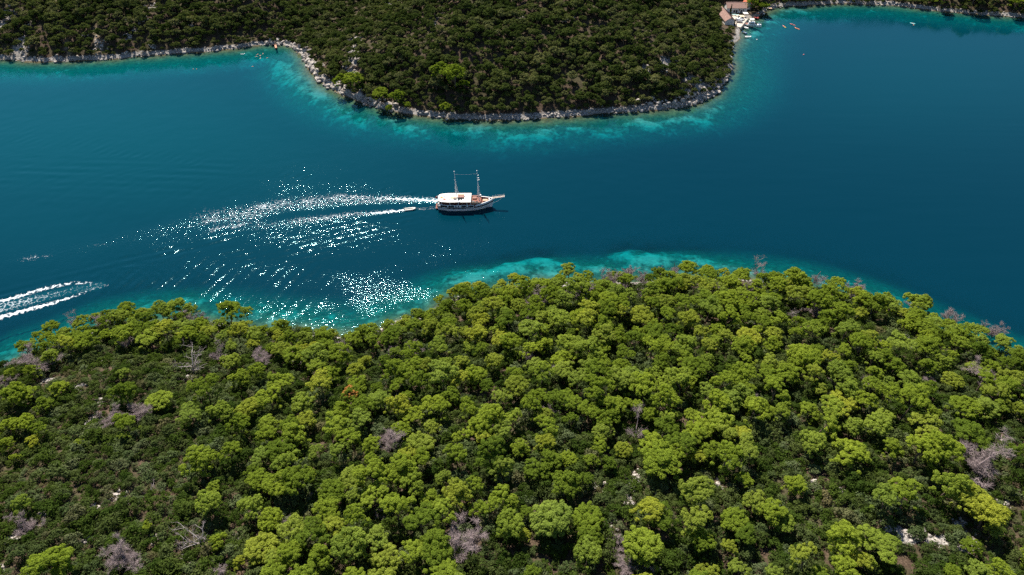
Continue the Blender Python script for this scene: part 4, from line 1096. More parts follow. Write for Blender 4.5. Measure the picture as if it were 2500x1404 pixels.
M['plaster'] = plain('white_plaster', (0.66, 0.63, 0.58), 0.9, 0.2, 0.1, 1.2)
M['tile'] = plain('weathered_roof_tile', (0.30, 0.185, 0.15), 0.9, 0.2, 0.22, 3)
M['tile_red'] = plain('new_red_tile', (0.52, 0.15, 0.08), 0.9, 0.2, 0.2, 3)
M['paving'] = plain('pale_quay_paving', (0.50, 0.43, 0.35), 0.9, 0.2, 0.12, 1.0)
M['stonework'] = plain('grey_quay_wall', (0.22, 0.20, 0.18), 0.9, 0.2, 0.25, 2, 0, .4)
M['sandy'] = plain('coarse_beach_sand', (0.46, 0.36, 0.27), 0.95, 0.1, 0.18, 2)
M['skin'] = plain('skin', (0.50, 0.27, 0.19), 0.6, 0.3, 0.06)
M['hair'] = plain('dark_hair', (0.03, 0.02, 0.015), 0.8, 0.2, 0.2)
M['cloth_blue'] = plain('blue_swim_shirt', (0.08, 0.15, 0.40), 0.9, 0.1, 0.1)
M['cloth_white'] = plain('white_shirt', (0.75, 0.74, 0.72), 0.9, 0.1, 0.05)
M['cloth_red'] = plain('red_life_vest', (0.55, 0.05, 0.03), 0.8, 0.1, 0.1)
M['carwhite'] = plain('white_car_paint', (0.78, 0.78, 0.78), 0.25, 0.6, 0.03)
M['carblack'] = plain('black_car_paint', (0.02, 0.02, 0.022), 0.25, 0.6, 0.1)
M['tyre'] = plain('tyre_rubber', (0.02, 0.02, 0.02), 0.9, 0.2, 0.1)
M['marble'] = plain('sea_green_cloth', (0.36, 0.52, 0.50), 0.9, 0.1, 0.08)

def teak_seams():
    """narrow dark caulking between the deck planks"""
    m = M['teak']; nt = m.node_tree
    b = [n for n in nt.nodes if n.type == 'BSDF_PRINCIPLED'][0]
    co = [n for n in nt.nodes if n.type == 'TEX_COORD'][0]
    w = nt.nodes.new('ShaderNodeTexWave'); w.bands_direction = 'Y'; w.inputs['Scale'].default_value = 2.2
    nt.links.new(co.outputs['Object'], w.inputs['Vector'])
    src = b.inputs['Base Color'].links[0].from_socket
    nt.links.new(mix_c(nt, ramp(nt, w.outputs['Fac'], [(0.02, (1, 1, 1)), (0.12, (0, 0, 0))]), src, (0.06, 0.03, 0.02)), b.inputs['Base Color'])
teak_seams()

# ------------------------------------------------------------------ the two-masted motor sailer
def hull_half(x):
    """half beam at deck, half beam at waterline, sheer height for x from -11 (stern) to 11.3 (stem)"""
    t = (x + 11) / 22.3
    hb = 3.35 * (min(1, .80 + 1.2 * t) if t < .17 else 1.0) * (1 - max(0, (t - .55) / .45) ** 2.3)
    wl = 2.9 * (.55 + .45 * min(1, t / .2)) * (1 - max(0, (t - .45) / .47) ** 1.9 if t < .92 else 0)
    sh = 1.95 + .55 * (max(0, .35 - t) / .35) ** 2 * .5 + 1.35 * (max(0, t - .45) / .55) ** 1.8
    return max(hb, .06), max(wl, .04), sh

def ship():
    hd = math.atan2(axis_g[1], axis_g[0]) * .35 + R(-1.5)
    g = link('motor_sailer', None, None, (GUL[0], GUL[1], 0), hd)
    tag(g, 'large white two masted wooden motor sailer with brown deck, trailing a wake', 'boat')
    xs = np.concatenate([np.linspace(-11, 8, 24), np.linspace(8.5, 11.3, 8)])
    def strip(zf0, zf1, off=0.0, n=4):
        rings = []
        for x in xs:
            hb, wl, sh = hull_half(x)
            r_ = []
            for k in range(n + 1):
                f = zf0(sh) + (zf1(sh) - zf0(sh)) * k / n
                z = f
                q = min(1, max(0, (z + .5) / (sh + .5))) ** .75
                r_.append((x - .9 * (1 - q) * (1 if x > 8 else 0) + (0.5 * q if x < -10.9 else 0) * -1, wl + (hb - wl) * q + off, z))
            rings.append(r_)
        return rings
    def both(name, rings, mat, parent=g, close_stern=False):
        mb = MB(); mb.loft(rings); mb.loft([[(p[0], -p[1], p[2]) for p in r_][::-1] for r_ in rings])
        if close_stern:
            a = rings[0]; mb.loft([a, [(p[0], -p[1], p[2]) for p in a]])
        return mb.build(name, mat, parent, True)
    hull = both('hull', strip(lambda s: -.6, lambda s: s, 0, 6), M['white'], g, True)
    both('black_band', strip(lambda s: s - .74, lambda s: s - .14, .03, 1), M['black'], hull)
    both('rubbing_strake', strip(lambda s: s - .12, lambda s: s - .02, .06, 1), M['varnish'], hull)
    # bulwark with rail from the bow to amidships
    def bw(z0, z1, x0, off=0, t=0):
        rings = []
        for x in xs:
            if x < x0: continue
            hb, wl, sh = hull_half(x); u = .55 * min(1, max(0, (x - x0) / 1.2))
            rings.append([(x + .0, hb + off - t, sh + z0 * u), (x, hb + off - t, sh + z1 * u)])
        return rings
    both('bulwark', bw(0, 1.25, 3.4), M['white'])
    both('inner_bulwark', bw(0, 1.22, 3.4, 0, .1), M['redwood'])
    def cap():
        rings = []
        for x in xs:
            if x < 3.4: continue
            hb, wl, sh = hull_half(x); u = .55 * min(1, max(0, (x - 3.4) / 1.2))
            z = sh + 1.25 * u
            rings.append([(x, hb + .1, z), (x, hb + .1, z + .12), (x, max(hb - .2, 0), z + .12), (x, max(hb - .2, 0), z)])
        return rings
    both('cap_rail', cap(), M['white'])
    # fore deck in the bow well
    mb = MB(); rings = []
    for x in xs:
        if x < 3: continue
        hb, wl, sh = hull_half(x); rings.append([(x, hb - .12, sh - .12), (x, -hb + .12, sh - .12)])
    mb.loft(rings); mb.build('fore_deck', M['teak'], g)
    # after cabin: lower walls with a band of windows, then the open upper deck under the awning
    def cabin(x0, x1, z0, z1, ins, n=10):
        rings = []
        for x in np.linspace(x0, x1, n):
            hb, wl, sh = hull_half(min(x, 3.6)); b = hb - ins
            if x <= x0 + .01: b *= .82
            rings.append([(x, -b, z0), (x, -b, z1), (x, b, z1), (x, b, z0)])
        return rings
    mb = MB(); mb.loft(cabin(-10.9, 3.4, 1.6, 2.95, .02), False); r0 = cabin(-10.9, 3.4, 1.6, 2.95, .02); mb.add(r0[0], [(0, 1, 2, 3)]); mb.add(r0[-1], [(3, 2, 1, 0)])
    house = mb.build('deckhouse', M['white'], g)
    for sgn in (-1, 1):
        for (a, b_) in ((-10.0, -7.4), (-6.9, -4.6), (-4.05, -3.7), (-3.0, -2.6), (-1.7, 0.4), (1.0, 3.1)):
            m_ = MB(); y = 3.35
            ya, yb = hull_half(a)[0], hull_half(b_)[0]
            m_.add([(a, sgn * (ya + .012), 2.06), (b_, sgn * (yb + .012), 2.06), (b_, sgn * (yb + .012), 2.74), (a, sgn * (ya + .012), 2.74),
                    (a, sgn * (ya - .05), 2.06), (b_, sgn * (yb - .05), 2.06), (b_, sgn * (yb - .05), 2.74), (a, sgn * (ya - .05), 2.74)],
                   [(0, 1, 2, 3), (7, 6, 5, 4), (0, 4, 5, 1), (2, 6, 7, 3), (1, 5, 6, 2), (0, 3, 7, 4)])
            m_.build('window', M['glass'], house)
        for x in (-6.0, 0.7):
            MB().lathe([(.24, -.04), (.24, .04)], 12).build('lifebuoy', M['white'], g, loc=(x, sgn * 3.42, 2.9)).rotation_euler = (R(90), 0, 0)
        for x in (-5, -1, 3, 6.2, 8.4):
            hb, wl, sh = hull_half(x)
            MB().lathe([(.13, -.03), (.13, .03)], 10).build('porthole', M['glass'], hull, loc=(x, sgn * (wl + (hb - wl) * .68 + .01), sh * .42)).rotation_euler = (R(90), 0, 0)
    mb = MB(); r0 = cabin(-10.7, 3.4, 2.96, 3.0, .15); mb.loft(r0, True, True, True); mb.build('upper_deck', M['teak'], g)
    # brown fascia, posts and the white awning roof with rounded stern
    def roof(x0, x1, z, ins, th):
        rings = []
        for x in np.concatenate([np.array([x0, x0 + .25, x0 + .7, x0 + 1.4]), np.linspace(x0 + 2.4, x1, 8)]):
            hb = hull_half(min(x, 3.6))[0] - ins
            k = min(1, (x - x0) / 1.4); b = hb * (.62 + .38 * math.sqrt(1 - (1 - k) ** 2))
            rings.append([(x, -b, z), (x, -b, z + th), (x, -b * .5, z + th + .12), (x, 0, z + th + .16), (x, b * .5, z + th + .12), (x, b, z + th), (x, b, z)])
        return rings
    mb = MB(); mb.loft(roof(-11.0, 2.2, 4.32, -.02, .10), True, True, True); mb.build('awning_roof', M['canvas'], g)
    mb = MB(); mb.loft(roof(-10.9, 2.2, 3.72, .06, .58), True, True, True); mb.build('fascia', M['varnish'], g)
    for sgn in (-1, 1):
        for x in (-9.6, -6.2, -2.8, 0.6, 2.1):
            hb = hull_half(x)[0]
            MB().tube([(x, sgn * (hb - .02), 2.95), (x, sgn * (hb - .02), 4.34)], .09, 6).build('awning_post', M['white'], g)
        MB().tube([(-10.6, sgn * 2.9, 3.75), (-8, sgn * 3.34, 3.8), (2.2, sgn * 3.36, 3.8)], .05, 5).build('handrail', M['varnish'], g)
    # roof deck furniture
    mb = MB(); mb.box(-3.1, -.6, -.9, 1.4, 4.56, 5.15); mb.build('hatch_housing', M['varnish'], g)
    mb = MB(); mb.box(-3.2, -.5, .7, 1.6, 5.16, 5.24); mb.build('housing_lid', M['tan'], g)
    mb = MB(); mb.box(-6.1, -3.9, -1.1, .4, 4.5, 4.62); mb.build('roof_mat', M['tan'], g)
    for i, (x, y) in enumerate(((-4.6, -1.3), (-3.9, -1.5), (-2.6, -1.6), (-1.7, -1.5))):
        mb = MB(); mb.box(-.28, .28, -.3, .3, .22, .32); mb.box(.2, .28, -.3, .3, .32, .8)
        for (a, b_) in ((-.24, -.26), (-.24, .26), (.24, -.26), (.24, .26)): mb.box(a - .03, a + .03, b_ - .03, b_ + .03, 0, .22)
        mb.build('deck_chair', M['dark'], g, loc=(x, y, 4.54), rz=i * .7)
    mb = MB(); mb.box(-10.2, -9.2, -.6, .6, 4.44, 4.70); mb.build('orange_locker', M['orange_p'], g)
    mb = MB(); mb.lathe([(.15, 0), (.5, .05), (.5, .12), (.15, .16)], 12); mb.build('blue_ring', M['blue_p'], g, loc=(-8.5, .9, 4.52))
    mb = MB(); mb.box(-8.9, -7.9, -1.9, .3, 4.48, 4.56); mb.box(-8.9, -8.6, -1.9, .3, 4.56, 4.72); mb.build('red_mattress', M['red_p'], g)
    mb = MB(); mb.box(-6.9, -6.2, -1.9, -1.5, 4.46, 4.66); mb.build('vent', M['dark'], g)
    # raised wooden deck forward of the awning, with benches and a companion hatch
    mb = MB(); rings = []
    for x in np.linspace(2.25, 6.3, 8):
        hb = hull_half(x)[0] - .12; rings.append([(x, -hb, 2.1), (x, -hb, 3.3), (x, hb, 3.3), (x, hb, 2.1)])
    mb.loft(rings, False); mb.add(rings[0], [(0, 1, 2, 3)]); mb.add(rings[-1], [(3, 2, 1, 0)]); mb.build('raised_deck', M['teak'], g)
    mb = MB(); mb.box(2.8, 4.4, .4, 1.9, 3.31, 3.75); mb.build('companion_hatch', M['varnish'], g)
    mb = MB(); mb.box(2.5, 6.0, -2.85, -2.35, 3.31, 3.7); mb.box(2.5, 6.0, -2.95, -2.86, 3.31, 4.1); mb.build('bench', M['tan'], g)
    mb = MB(); mb.box(2.6, 5.9, 2.4, 2.85, 3.31, 3.7); mb.build('bench', M['varnish'], g)
    mb = MB(); mb.box(4.0, 5.0, -1.9, -1.2, 3.31, 3.42); mb.build('skylight', M['glass'], g)
    mb = MB(); mb.box(2.6, 3.6, -1.9, -1.1, 3.31, 3.6); mb.build('rope_locker', M['dark'], g)
    mb = MB(); mb.box(6.9, 8.8, -.6, .7, 2.85, 3.25); mb.build('sun_pad', M['tan'], g)
    mb = MB(); mb.box(9.2, 9.7, -.3, .3, 3.1, 3.7); mb.lathe([(.2, 0), (.2, .5)], 8, (9.5, .5, 3.1)); mb.build('windlass', M['steel'], g)
    mb = MB(); mb.lathe([(.05, 0), (.34, .1), (.42, .34), (.3, .6), (.05, .66)], 10); mb.build('buoy_ball', M['white'], g, True, loc=(5.9, 2.6, 3.5))
    # masts, rigging
    for (x, zt, zb) in ((-3.5, 16.4, 4.4), (5.4, 16.7, 3.2)):
        rk = -.5
        m = MB().tube([(x, 0, zb), (x + rk * .5, 0, (zt + zb) / 2), (x + rk, 0, zt)], [.15, .125, .08], 8).build('mast', M['steel'], g)
        MB().lathe([(.04, -.15), (.2, 0), (.2, .14), (.04, .26)], 8, (x + rk, 0, zt)).build('masthead_light', M['white'], m)
        MB().tube([(x + rk * .72, -.9, zb + (zt - zb) * .72), (x + rk * .72, .9, zb + (zt - zb) * .72)], .045, 5).build('spreader', M['steel'], m)
        MB().tube([(x + rk * .3, 0, zb + 4.2), (x + rk * .55, .05, zb + 7.6), (x + rk * .66, 0, zb + 8.6)], [.16, .24, .07], 7).build('furled_sail', M['canvas'], m)
        for sgn in (-1, 1):
            yb = 2.9
            for dx in (-.7, .55):
                MB().tube([(x + dx, sgn * yb, zb + .1 if zb > 4 else 3.6), (x + rk * .72, sgn * .25, zb + (zt - zb) * .7)], .028, 4).build('shroud', M['steel'], m)
            for q in np.linspace(.12, .8, 9):
                y = sgn * (yb + (.25 - yb) * q); z = zb + .1 + ((zt - zb) * .7) * q
                xa = (x - .7) * (1 - q) + (x + rk * .72) * q; xb = (x + .55) * (1 - q) + (x + rk * .72) * q
                MB().tube([(xa, y, z), (xb, y, z)], .03, 4).build('ratline', M['steel'], m)
    MB().tube([(-3.95, 0, 15.2), (.5, 0, 15.05), (4.95, 0, 15.4)], .018, 4).build('triatic_stay', M['steel'], g)
    for z, dx in ((14.6, .55), (13.4, .6), (12.5, .75)):
        MB().box(4.98, 4.98 + dx, -.03, .03, z, z + .1).box(4.98 + dx - .25, 4.98 + dx, -.14, .14, z - .05, z + .22).build('mast_instrument', M['white'], g)
    # bowsprit platform of slats over the water, with side rails and the net below
    zb0, zt0 = 4.15, 5.0
    for y in (-.42, .42): MB().tube([(10.2, y * 1.3, zb0), (15.8, y, zt0)], .09, 6).build('bowsprit_beam', M['white'], g)
    for k in range(22):
        x = 10.6 + k * .235; z = zb0 + (x - 10.2) / 5.6 * (zt0 - zb0) + .09
        MB().box(x - .07, x + .07, -.42, .42, z, z + .05).build('slat', M['tan'], g)
    for y in (-.5, .5): MB().tube([(10.6, y, zb0 + .75), (15.7, y, zt0 + .6)], .03, 5).build('bowsprit_rail', M['steel'], g)
    MB().tube([(15.7, 0, zt0 - .05), (13.2, 0, 2.9), (10.7, 0, 1.5)], .03, 4).build('bobstay', M['steel'], g)
    MB().tube([(10.9, 0, 3.0), (11.3, 0, 2.2), (11.0, .3, 1.9), (11.3, 0, 2.2), (11.0, -.3, 1.9)], .08, 5).build('anchor', M['turq_p'], g)
    # stern gear: swim platform, ladder, davits
    MB().box(-12.2, -11.05, -1.9, 1.9, .45, .62).build('swim_platform', M['teak'], g)
    MB().tube([(-11.15, -1.0, .6), (-11.2, -1.0, 3.6)], .05, 5).tube([(-11.15, -.5, .6), (-11.2, -.5, 3.6)], .05, 5).build('stern_ladder', M['steel'], g)
    for y in (-1.7, 1.7): MB().tube([(-10.8, y, 2.6), (-11.3, y, 4.1), (-12.1, y, 4.0)], .06, 5).build('davit', M['steel'], g)
    MB().tube([(-10.9, 0, 3.0), (-11.6, 0, 5.2)], .035, 5).build('flagstaff', M['steel'], g)
    MB().add([(-11.32, .02, 4.3), (-11.62, .02, 5.15), (-12.3, .3, 4.9), (-12.1, .25, 4.1), (-11.32, -.02, 4.3), (-11.62, -.02, 5.15), (-12.3, .26, 4.9), (-12.1, .21, 4.1)], [(0, 1, 2, 3), (7, 6, 5, 4)]).build('flag', M['cloth_red'], g)
    return g, hd
GULET, GHD = ship()

def inflatable(px, py, L, rz, label, hullm, inner, engine=True, seats=True, w=.42, cat='boat', name='inflatable_dinghy', group=None):
    p = at(px, py)
    g = link(name, None, None, (p[0], p[1], 0.02), rz)
    tag(g, label, cat, group)
    W = L * w; r_ = L * .062
    mb = MB()
    mb.tube([(-L * .5, W * .5 - r_, .28), (L * .2, W * .5 - r_, .30), (L * .38, W * .36 - r_, .36), (L * .47, W * .12, .44), (L * .48, 0, .45), (L * .47, -W * .12, .44), (L * .38, -W * .36 + r_, .36), (L * .2, -W * .5 + r_, .30), (-L * .5, -W * .5 + r_, .28)], r_, 8)
    mb.build('tube', hullm, g, True)
    mb = MB(); mb.loft([[(-L * .46, -W * .32, .12), (-L * .46, 0, -.12), (-L * .46, W * .32, .12)], [(L * .2, -W * .32, .14), (L * .2, 0, -.1), (L * .2, W * .32, .14)], [(L * .44, -W * .08, .3), (L * .44, 0, .2), (L * .44, W * .08, .3)]])
    mb.add([(-L * .46, -W * .34, .13), (L * .2, -W * .34, .15), (L * .42, 0, .3), (L * .2, W * .34, .15), (-L * .46, W * .34, .13)], [(0, 1, 2, 3, 4)])
    mb.build('floor', inner, g)
    MB().box(-L * .47, -L * .44, -W * .34, W * .34, .1, .55).build('transom', hullm, g)
    if seats:
        for x in (-L * .18, L * .08):
            MB().box(x - .16, x + .16, -W * .30, W * .30, .3, .44).build('seat', M['dark'], g)
    if engine:
        e = MB().box(-L * .5 - .25, -L * .5 + .12, -.18, .18, .5, .95).build('outboard', M['dark'], g)
        MB().box(-L * .5 - .15, -L * .5 - .02, -.05, .05, -.3, .5).build('shaft', M['dark'], e)
    return g
thd = math.atan2(at(1024, 508)[1] - at(988, 514)[1], at(1024, 508)[0] - at(988, 514)[0])
inflatable(1001, 512, 4.3, thd * .6, 'cream inflatable dinghy towed behind the two masted boat', M['canvas'], M['tan'])
tp0 = Vector(at(1011, 511)) + Vector((0, 0, .5)); ca, sa = math.cos(GHD), math.sin(GHD)
tp1 = Vector((GUL[0] - 11.0 * ca + 1.2 * sa, GUL[1] - 11.0 * sa - 1.2 * ca, 1.7))
pts = [tp0.lerp(tp1, t) - Vector((0, 0, .5 * math.sin(math.pi * t))) for t in np.linspace(0, 1, 9)]
tag(MB().tube(pts, .035, 5).build('tow_rope', M['rope']), 'pale rope between the towed dinghy and the big boat', 'rope')
# ------------------------------------------------------------------ the hamlet on the far shore
QZ = 1.78
def pt(px, py, z=QZ): return Vector(at(px, py, z))
def quay():
    poly = [pt(*p) for p in [(1779, 46), (1790, 36.5), (1816, 37.5), (1826.5, 46), (1809, 67), (1798, 64), (1784, 62)]]
    mb = MB(); n = len(poly)
    mb.add([tuple(p) for p in poly] + [(p.x, p.y, -3) for p in poly], [tuple(range(n))] + [(i, i + n, (i + 1) % n + n, (i + 1) % n) for i in range(n)])
    q = mb.build('quay', M['paving']); q['kind'] = 'structure'
    a, b = poly[3], poly[4]
    d = (b - a).normalized(); nr = Vector((-d.y, d.x, 0))
    if nr.x < 0: nr = -nr
    m2 = MB(); L = (b - a).length
    for k in range(14):
        p0 = a + d * (L * k / 14 + .04); p1 = a + d * (L * (k + 1) / 14 - .04)
        m2 = MB(); v = []
        for z in (QZ - .05, QZ + .07):
            v += [tuple(Vector((p.x, p.y, z)) + nr * s) for p, s in ((p0, -.35), (p1, -.35), (p1, .12), (p0, .12))]
        m2.add(v, [(3, 2, 1, 0), (4, 5, 6, 7), (0, 1, 5, 4), (1, 2, 6, 5), (2, 3, 7, 6), (3, 0, 4, 7)]).build('coping_stone', M['stonework'], q)
quay()

def house(name, label, cx, cy, L, W, eave, ridge, rz, roofm, z0=1.45, wallm=None, win=(), doors=(), over=.35, chim=None):
    """long axis along local x; gable roof; windows: (x, z, w, h) on the front (-y) wall"""
    g = link(name, None, None, (cx, cy, z0), rz); tag(g, label, 'house')
    wm = wallm or M['plaster']
    mb = MB(); hl, hw = L / 2, W / 2
    mb.add([(-hl, -hw, -1), (hl, -hw, -1), (hl, hw, -1), (-hl, hw, -1), (-hl, -hw, eave), (hl, -hw, eave), (hl, hw, eave), (-hl, hw, eave), (-hl, 0, ridge - .12), (hl, 0, ridge - .12)],
           [(0, 1, 5, 4), (2, 3, 7, 6), (1, 2, 6, 9, 5), (3, 0, 4, 8, 7)])
    wall = mb.build('wall', wm, g)
    sl = (ridge - eave) / hw
    for s in (-1, 1):
        mb = MB(); y0 = s * (hw + over); z_e = eave - sl * over
        v = [(-hl - over, y0, z_e), (hl + over, y0, z_e), (hl + over, 0, ridge), (-hl - over, 0, ridge)]
        mb.add(v + [(a, b, c + .16) for a, b, c in v], [(0, 1, 2, 3), (7, 6, 5, 4), (0, 4, 5, 1), (1, 5, 6, 2), (2, 6, 7, 3), (3, 7, 4, 0)])
        r_ = mb.build('roof_slope', roofm, g)
        nrow = max(3, int(L / .9)); mb = MB()
        for k in range(nrow):                            # ribs of the tile courses
            x = -hl - over + (L + 2 * over) * (k + .5) / nrow
            mb.tube([(x, y0, z_e + .16), (x, s * .1, ridge + .16 - sl * .1)], .10, 4, False)
        t = mb.build('tile_rows', roofm, r_); t['kind'] = 'stuff'
    MB().tube([(-hl - over, 0, ridge + .18), (hl + over, 0, ridge + .18)], .16, 6).build('ridge_tiles', M['tile'], g)
    for (x, z, w, h) in win:
        o = MB().box(x - w / 2, x + w / 2, -hw - .03, -hw + .1, z, z + h).build('window', M['glass'], g)
        MB().box(x - w / 2 - .1, x + w / 2 + .1, -hw - .14, -hw - .035, z - .12, z - .01).build('sill', M['stonework'], o)
    for (x, w, h) in doors:
        MB().box(x - w / 2, x + w / 2, -hw - .04, -hw + .1, .2, h).build('door', M['dark'], g)
    if chim:
        MB().box(chim[0] - .4, chim[0] + .4, chim[1] - .4, chim[1] + .4, eave, ridge + 1.0).box(chim[0] - .52, chim[0] + .52, chim[1] - .52, chim[1] + .52, ridge + 1.01, ridge + 1.16).build('chimney', wm, g)
    return g
a, b = pt(1769, 30.5), pt(1820, 31.0)
c = (a + b) / 2; ang = math.atan2((b - a).y, (b - a).x)
house('stone_house', 'long white house with weathered brown tile roof facing the quay', c.x + 1, c.y + 4.0, (b - a).length - .5, 8.0, 3.3, 5.7, ang * .5, M['tile'], win=((-4.4, 1.7, .8, .9), (1.6, 1.7, .8, .9), (4.4, 1.5, .8, .9), (-1.6, .6, 1.0, 1.6)), doors=((3.0, 1.1, 2.2), (-.1, 1.1, 2.2)))
a, b = pt(1770, 33), pt(1770.5, 60)
c = (a + b) / 2
house('stone_house', 'low long boathouse with dull brown roof left of the quay', c.x, c.y, (a - b).length, 6.4, 2.6, 4.6, R(90) + R(2), M['tile'], win=(), doors=((2, 1.2, 2.0), (-5, 1.2, 2.0)))
p = pt(1823.5, 23)
house('stone_house', 'small house with bright red roof and chimney by the quay', p.x, p.y + 2, 4.2, 4.2, 4.4, 5.9, R(88), M['tile_red'], chim=(1.6, .6), win=((0.8, 2.2, .6, .8),))
p = pt(1795, 3)
house('stone_house', 'pale cottage among trees behind the long house', p.x, p.y + 3, 6.0, 5.0, 3.0, 4.3, R(4), M['tile'], win=((-1.5, 1.2, .7, .9), (1.4, 1.2, .7, .9)))

def canopy(px, py, w, d, h, mat, label, rz=0.0):
    p = pt(px, py, QZ + h); g = link('sun_canopy', None, None, (p.x, p.y, QZ), rz); tag(g, label, 'canopy')
    MB().add([(-w / 2, -d / 2, h - .25), (w / 2, -d / 2, h - .25), (w / 2, d / 2, h - .25), (-w / 2, d / 2, h - .25), (0, 0, h + .2), (-w / 2, -d / 2, h - .4), (w / 2, -d / 2, h - .4), (w / 2, d / 2, h - .4), (-w / 2, d / 2, h - .4)],
             [(0, 1, 4), (1, 2, 4), (2, 3, 4), (3, 0, 4), (0, 5, 6, 1), (1, 6, 7, 2), (2, 7, 8, 3), (3, 8, 5, 0)]).build('cloth', mat, g)
    for x in (-w / 2 + .1, w / 2 - .1):
        for y in (-d / 2 + .1, d / 2 - .1): MB().tube([(x, y, 0), (x, y, h - .25)], .04, 5).build('post', M['steel'], g)
canopy(1821, 31, 2.9, 3.4, 2.6, M['canvas'], 'white square sun canopy below the red roof')
canopy(1812, 38.5, 2.7, 2.2, 2.2, plain('cream_cloth', (.72, .60, .42), .9, .1, .05), 'cream sun canopy at the back of the quay')
def terrace(px, py, w, label):
    p = pt(px, py); g = link('long_table', None, None, (p.x, p.y, QZ)); tag(g, label, 'table')
    MB().box(-w / 2, w / 2, -.55, .55, .72, .78).build('table_top', M['marble'], g)
    for x in (-w / 2 + .15, w / 2 - .15):
        for y in (-.45, .45): MB().box(x - .04, x + .04, y - .04, y + .04, 0, .72).build('leg', M['dark'], g)
terrace(1791.5, 38, 2.6, 'pale green table on the terrace, left one'); terrace(1799, 39, 2.4, 'pale green table on the terrace, right one')

def car(px, py, mat, label, rz, L=4.0):
    p = pt(px, py, QZ + .6); g = link('parked_car', None, None, (p.x, p.y, QZ + .005), rz); tag(g, label, 'car', 'cars parked on the quay')
    prof = [(-L / 2, .35), (-L / 2, .78), (-L / 2 + .15, .9), (-L * .30, 1.38), (L * .10, 1.42), (L * .27, .95), (L / 2 - .1, .82), (L / 2, .6), (L / 2, .35)]
    W = .82
    body = MB().loft([[(x, -W, z) for x, z in prof], [(x, -W * (.86 if z > 1 else 1), z) for x, z in prof], [(x, W * (.86 if z > 1 else 1), z) for x, z in prof], [(x, W, z) for x, z in prof]], False)
    body.add([(x, -W, z) for x, z in prof], [tuple(range(len(prof)))]); body.add([(x, W, z) for x, z in prof], [tuple(range(len(prof)))[::-1]])
    body.build('body', mat, g)
    MB().add([(L * .115, -.66, 1.385), (L * .262, -.70, .985), (L * .262, .70, .985), (L * .115, .66, 1.385)], [(0, 1, 2, 3)]).build('windscreen', M['glass'], g, loc=(.02, 0, .012))
    MB().add([(-L * .31, -.66, 1.375), (-L / 2 + .17, -.70, .94), (-L / 2 + .17, .70, .94), (-L * .31, .66, 1.375)], [(3, 2, 1, 0)]).build('rear_window', M['glass'], g, loc=(-.02, 0, .012))
    for s in (-1, 1):
        MB().box(-L * .28, L * .16, s * .835 - .01, s * .835 + .01, .98, 1.28).build('side_window', M['glass'], g)
        for x in (-L * .31, L * .31):
            w_ = MB().lathe([(.31, -.1), (.31, .1)], 12).build('wheel', M['tyre'], g, loc=(x, s * .78, .31)); w_.rotation_euler = (R(90), 0, 0)
            MB().lathe([(.17, -.11), (.17, .11)], 8).build('rim', M['steel'], w_)
        MB().box(L / 2 - .06, L / 2 + .012, s * .6 - .14, s * .6 + .14, .6, .72).build('headlight', M['white'], g)
car(1809, 43.6, M['carblack'], 'black car parked at the back of the quay row', R(-22))
car(1808, 46.8, M['carwhite'], 'white car parked just in front of the black car', R(-22))
car(1803, 48.4, M['carwhite'], 'white car parked on the left of the quay row', R(-24))
car(1805.5, 52.5, plain('silver_car_paint', (.42, .42, .44), .3, .6, .03, 3, .5), 'silver car parked nearest the water on the quay', R(-20))
p = pt(1786, 51); g = link('tarpaulin', None, None, (p.x, p.y, QZ)); tag(g, 'blue tarpaulin draped over a frame beside the boathouse', 'tarpaulin')
MB().add([(-.9, -.7, .1), (.9, -.7, .1), (.9, .7, .1), (-.9, .7, .1), (-.9, 0, .95), (.9, 0, .95)], [(0, 1, 5, 4), (2, 3, 4, 5), (1, 2, 5), (3, 0, 4)]).build('sheet', M['blue_p'], g)
MB().tube([(-.9, 0, 0), (-.9, 0, .93), (.9, 0, .93), (.9, 0, 0)], .04, 5).build('frame', M['steel'], g)

for (px, py, s, t) in ((1781, 41, .92, 'tall narrow dark cypress in front of the long house'), (1792.5, 63, .55, 'short dark cypress at the quay corner, left'), (1797, 66, .42, 'small dark cypress at the quay corner, right')):
    p = pt(px, py); tag(plant('cypress_tree', CYP, p.x, p.y, 1.2, (s * 1.1, s * 1.1, s), 0), t, 'tree')

# ------------------------------------------------------------------ small craft across the water
def head_of(p0, p1): a, b = at(*p0), at(*p1); return math.atan2(b[1] - a[1], b[0] - a[0])

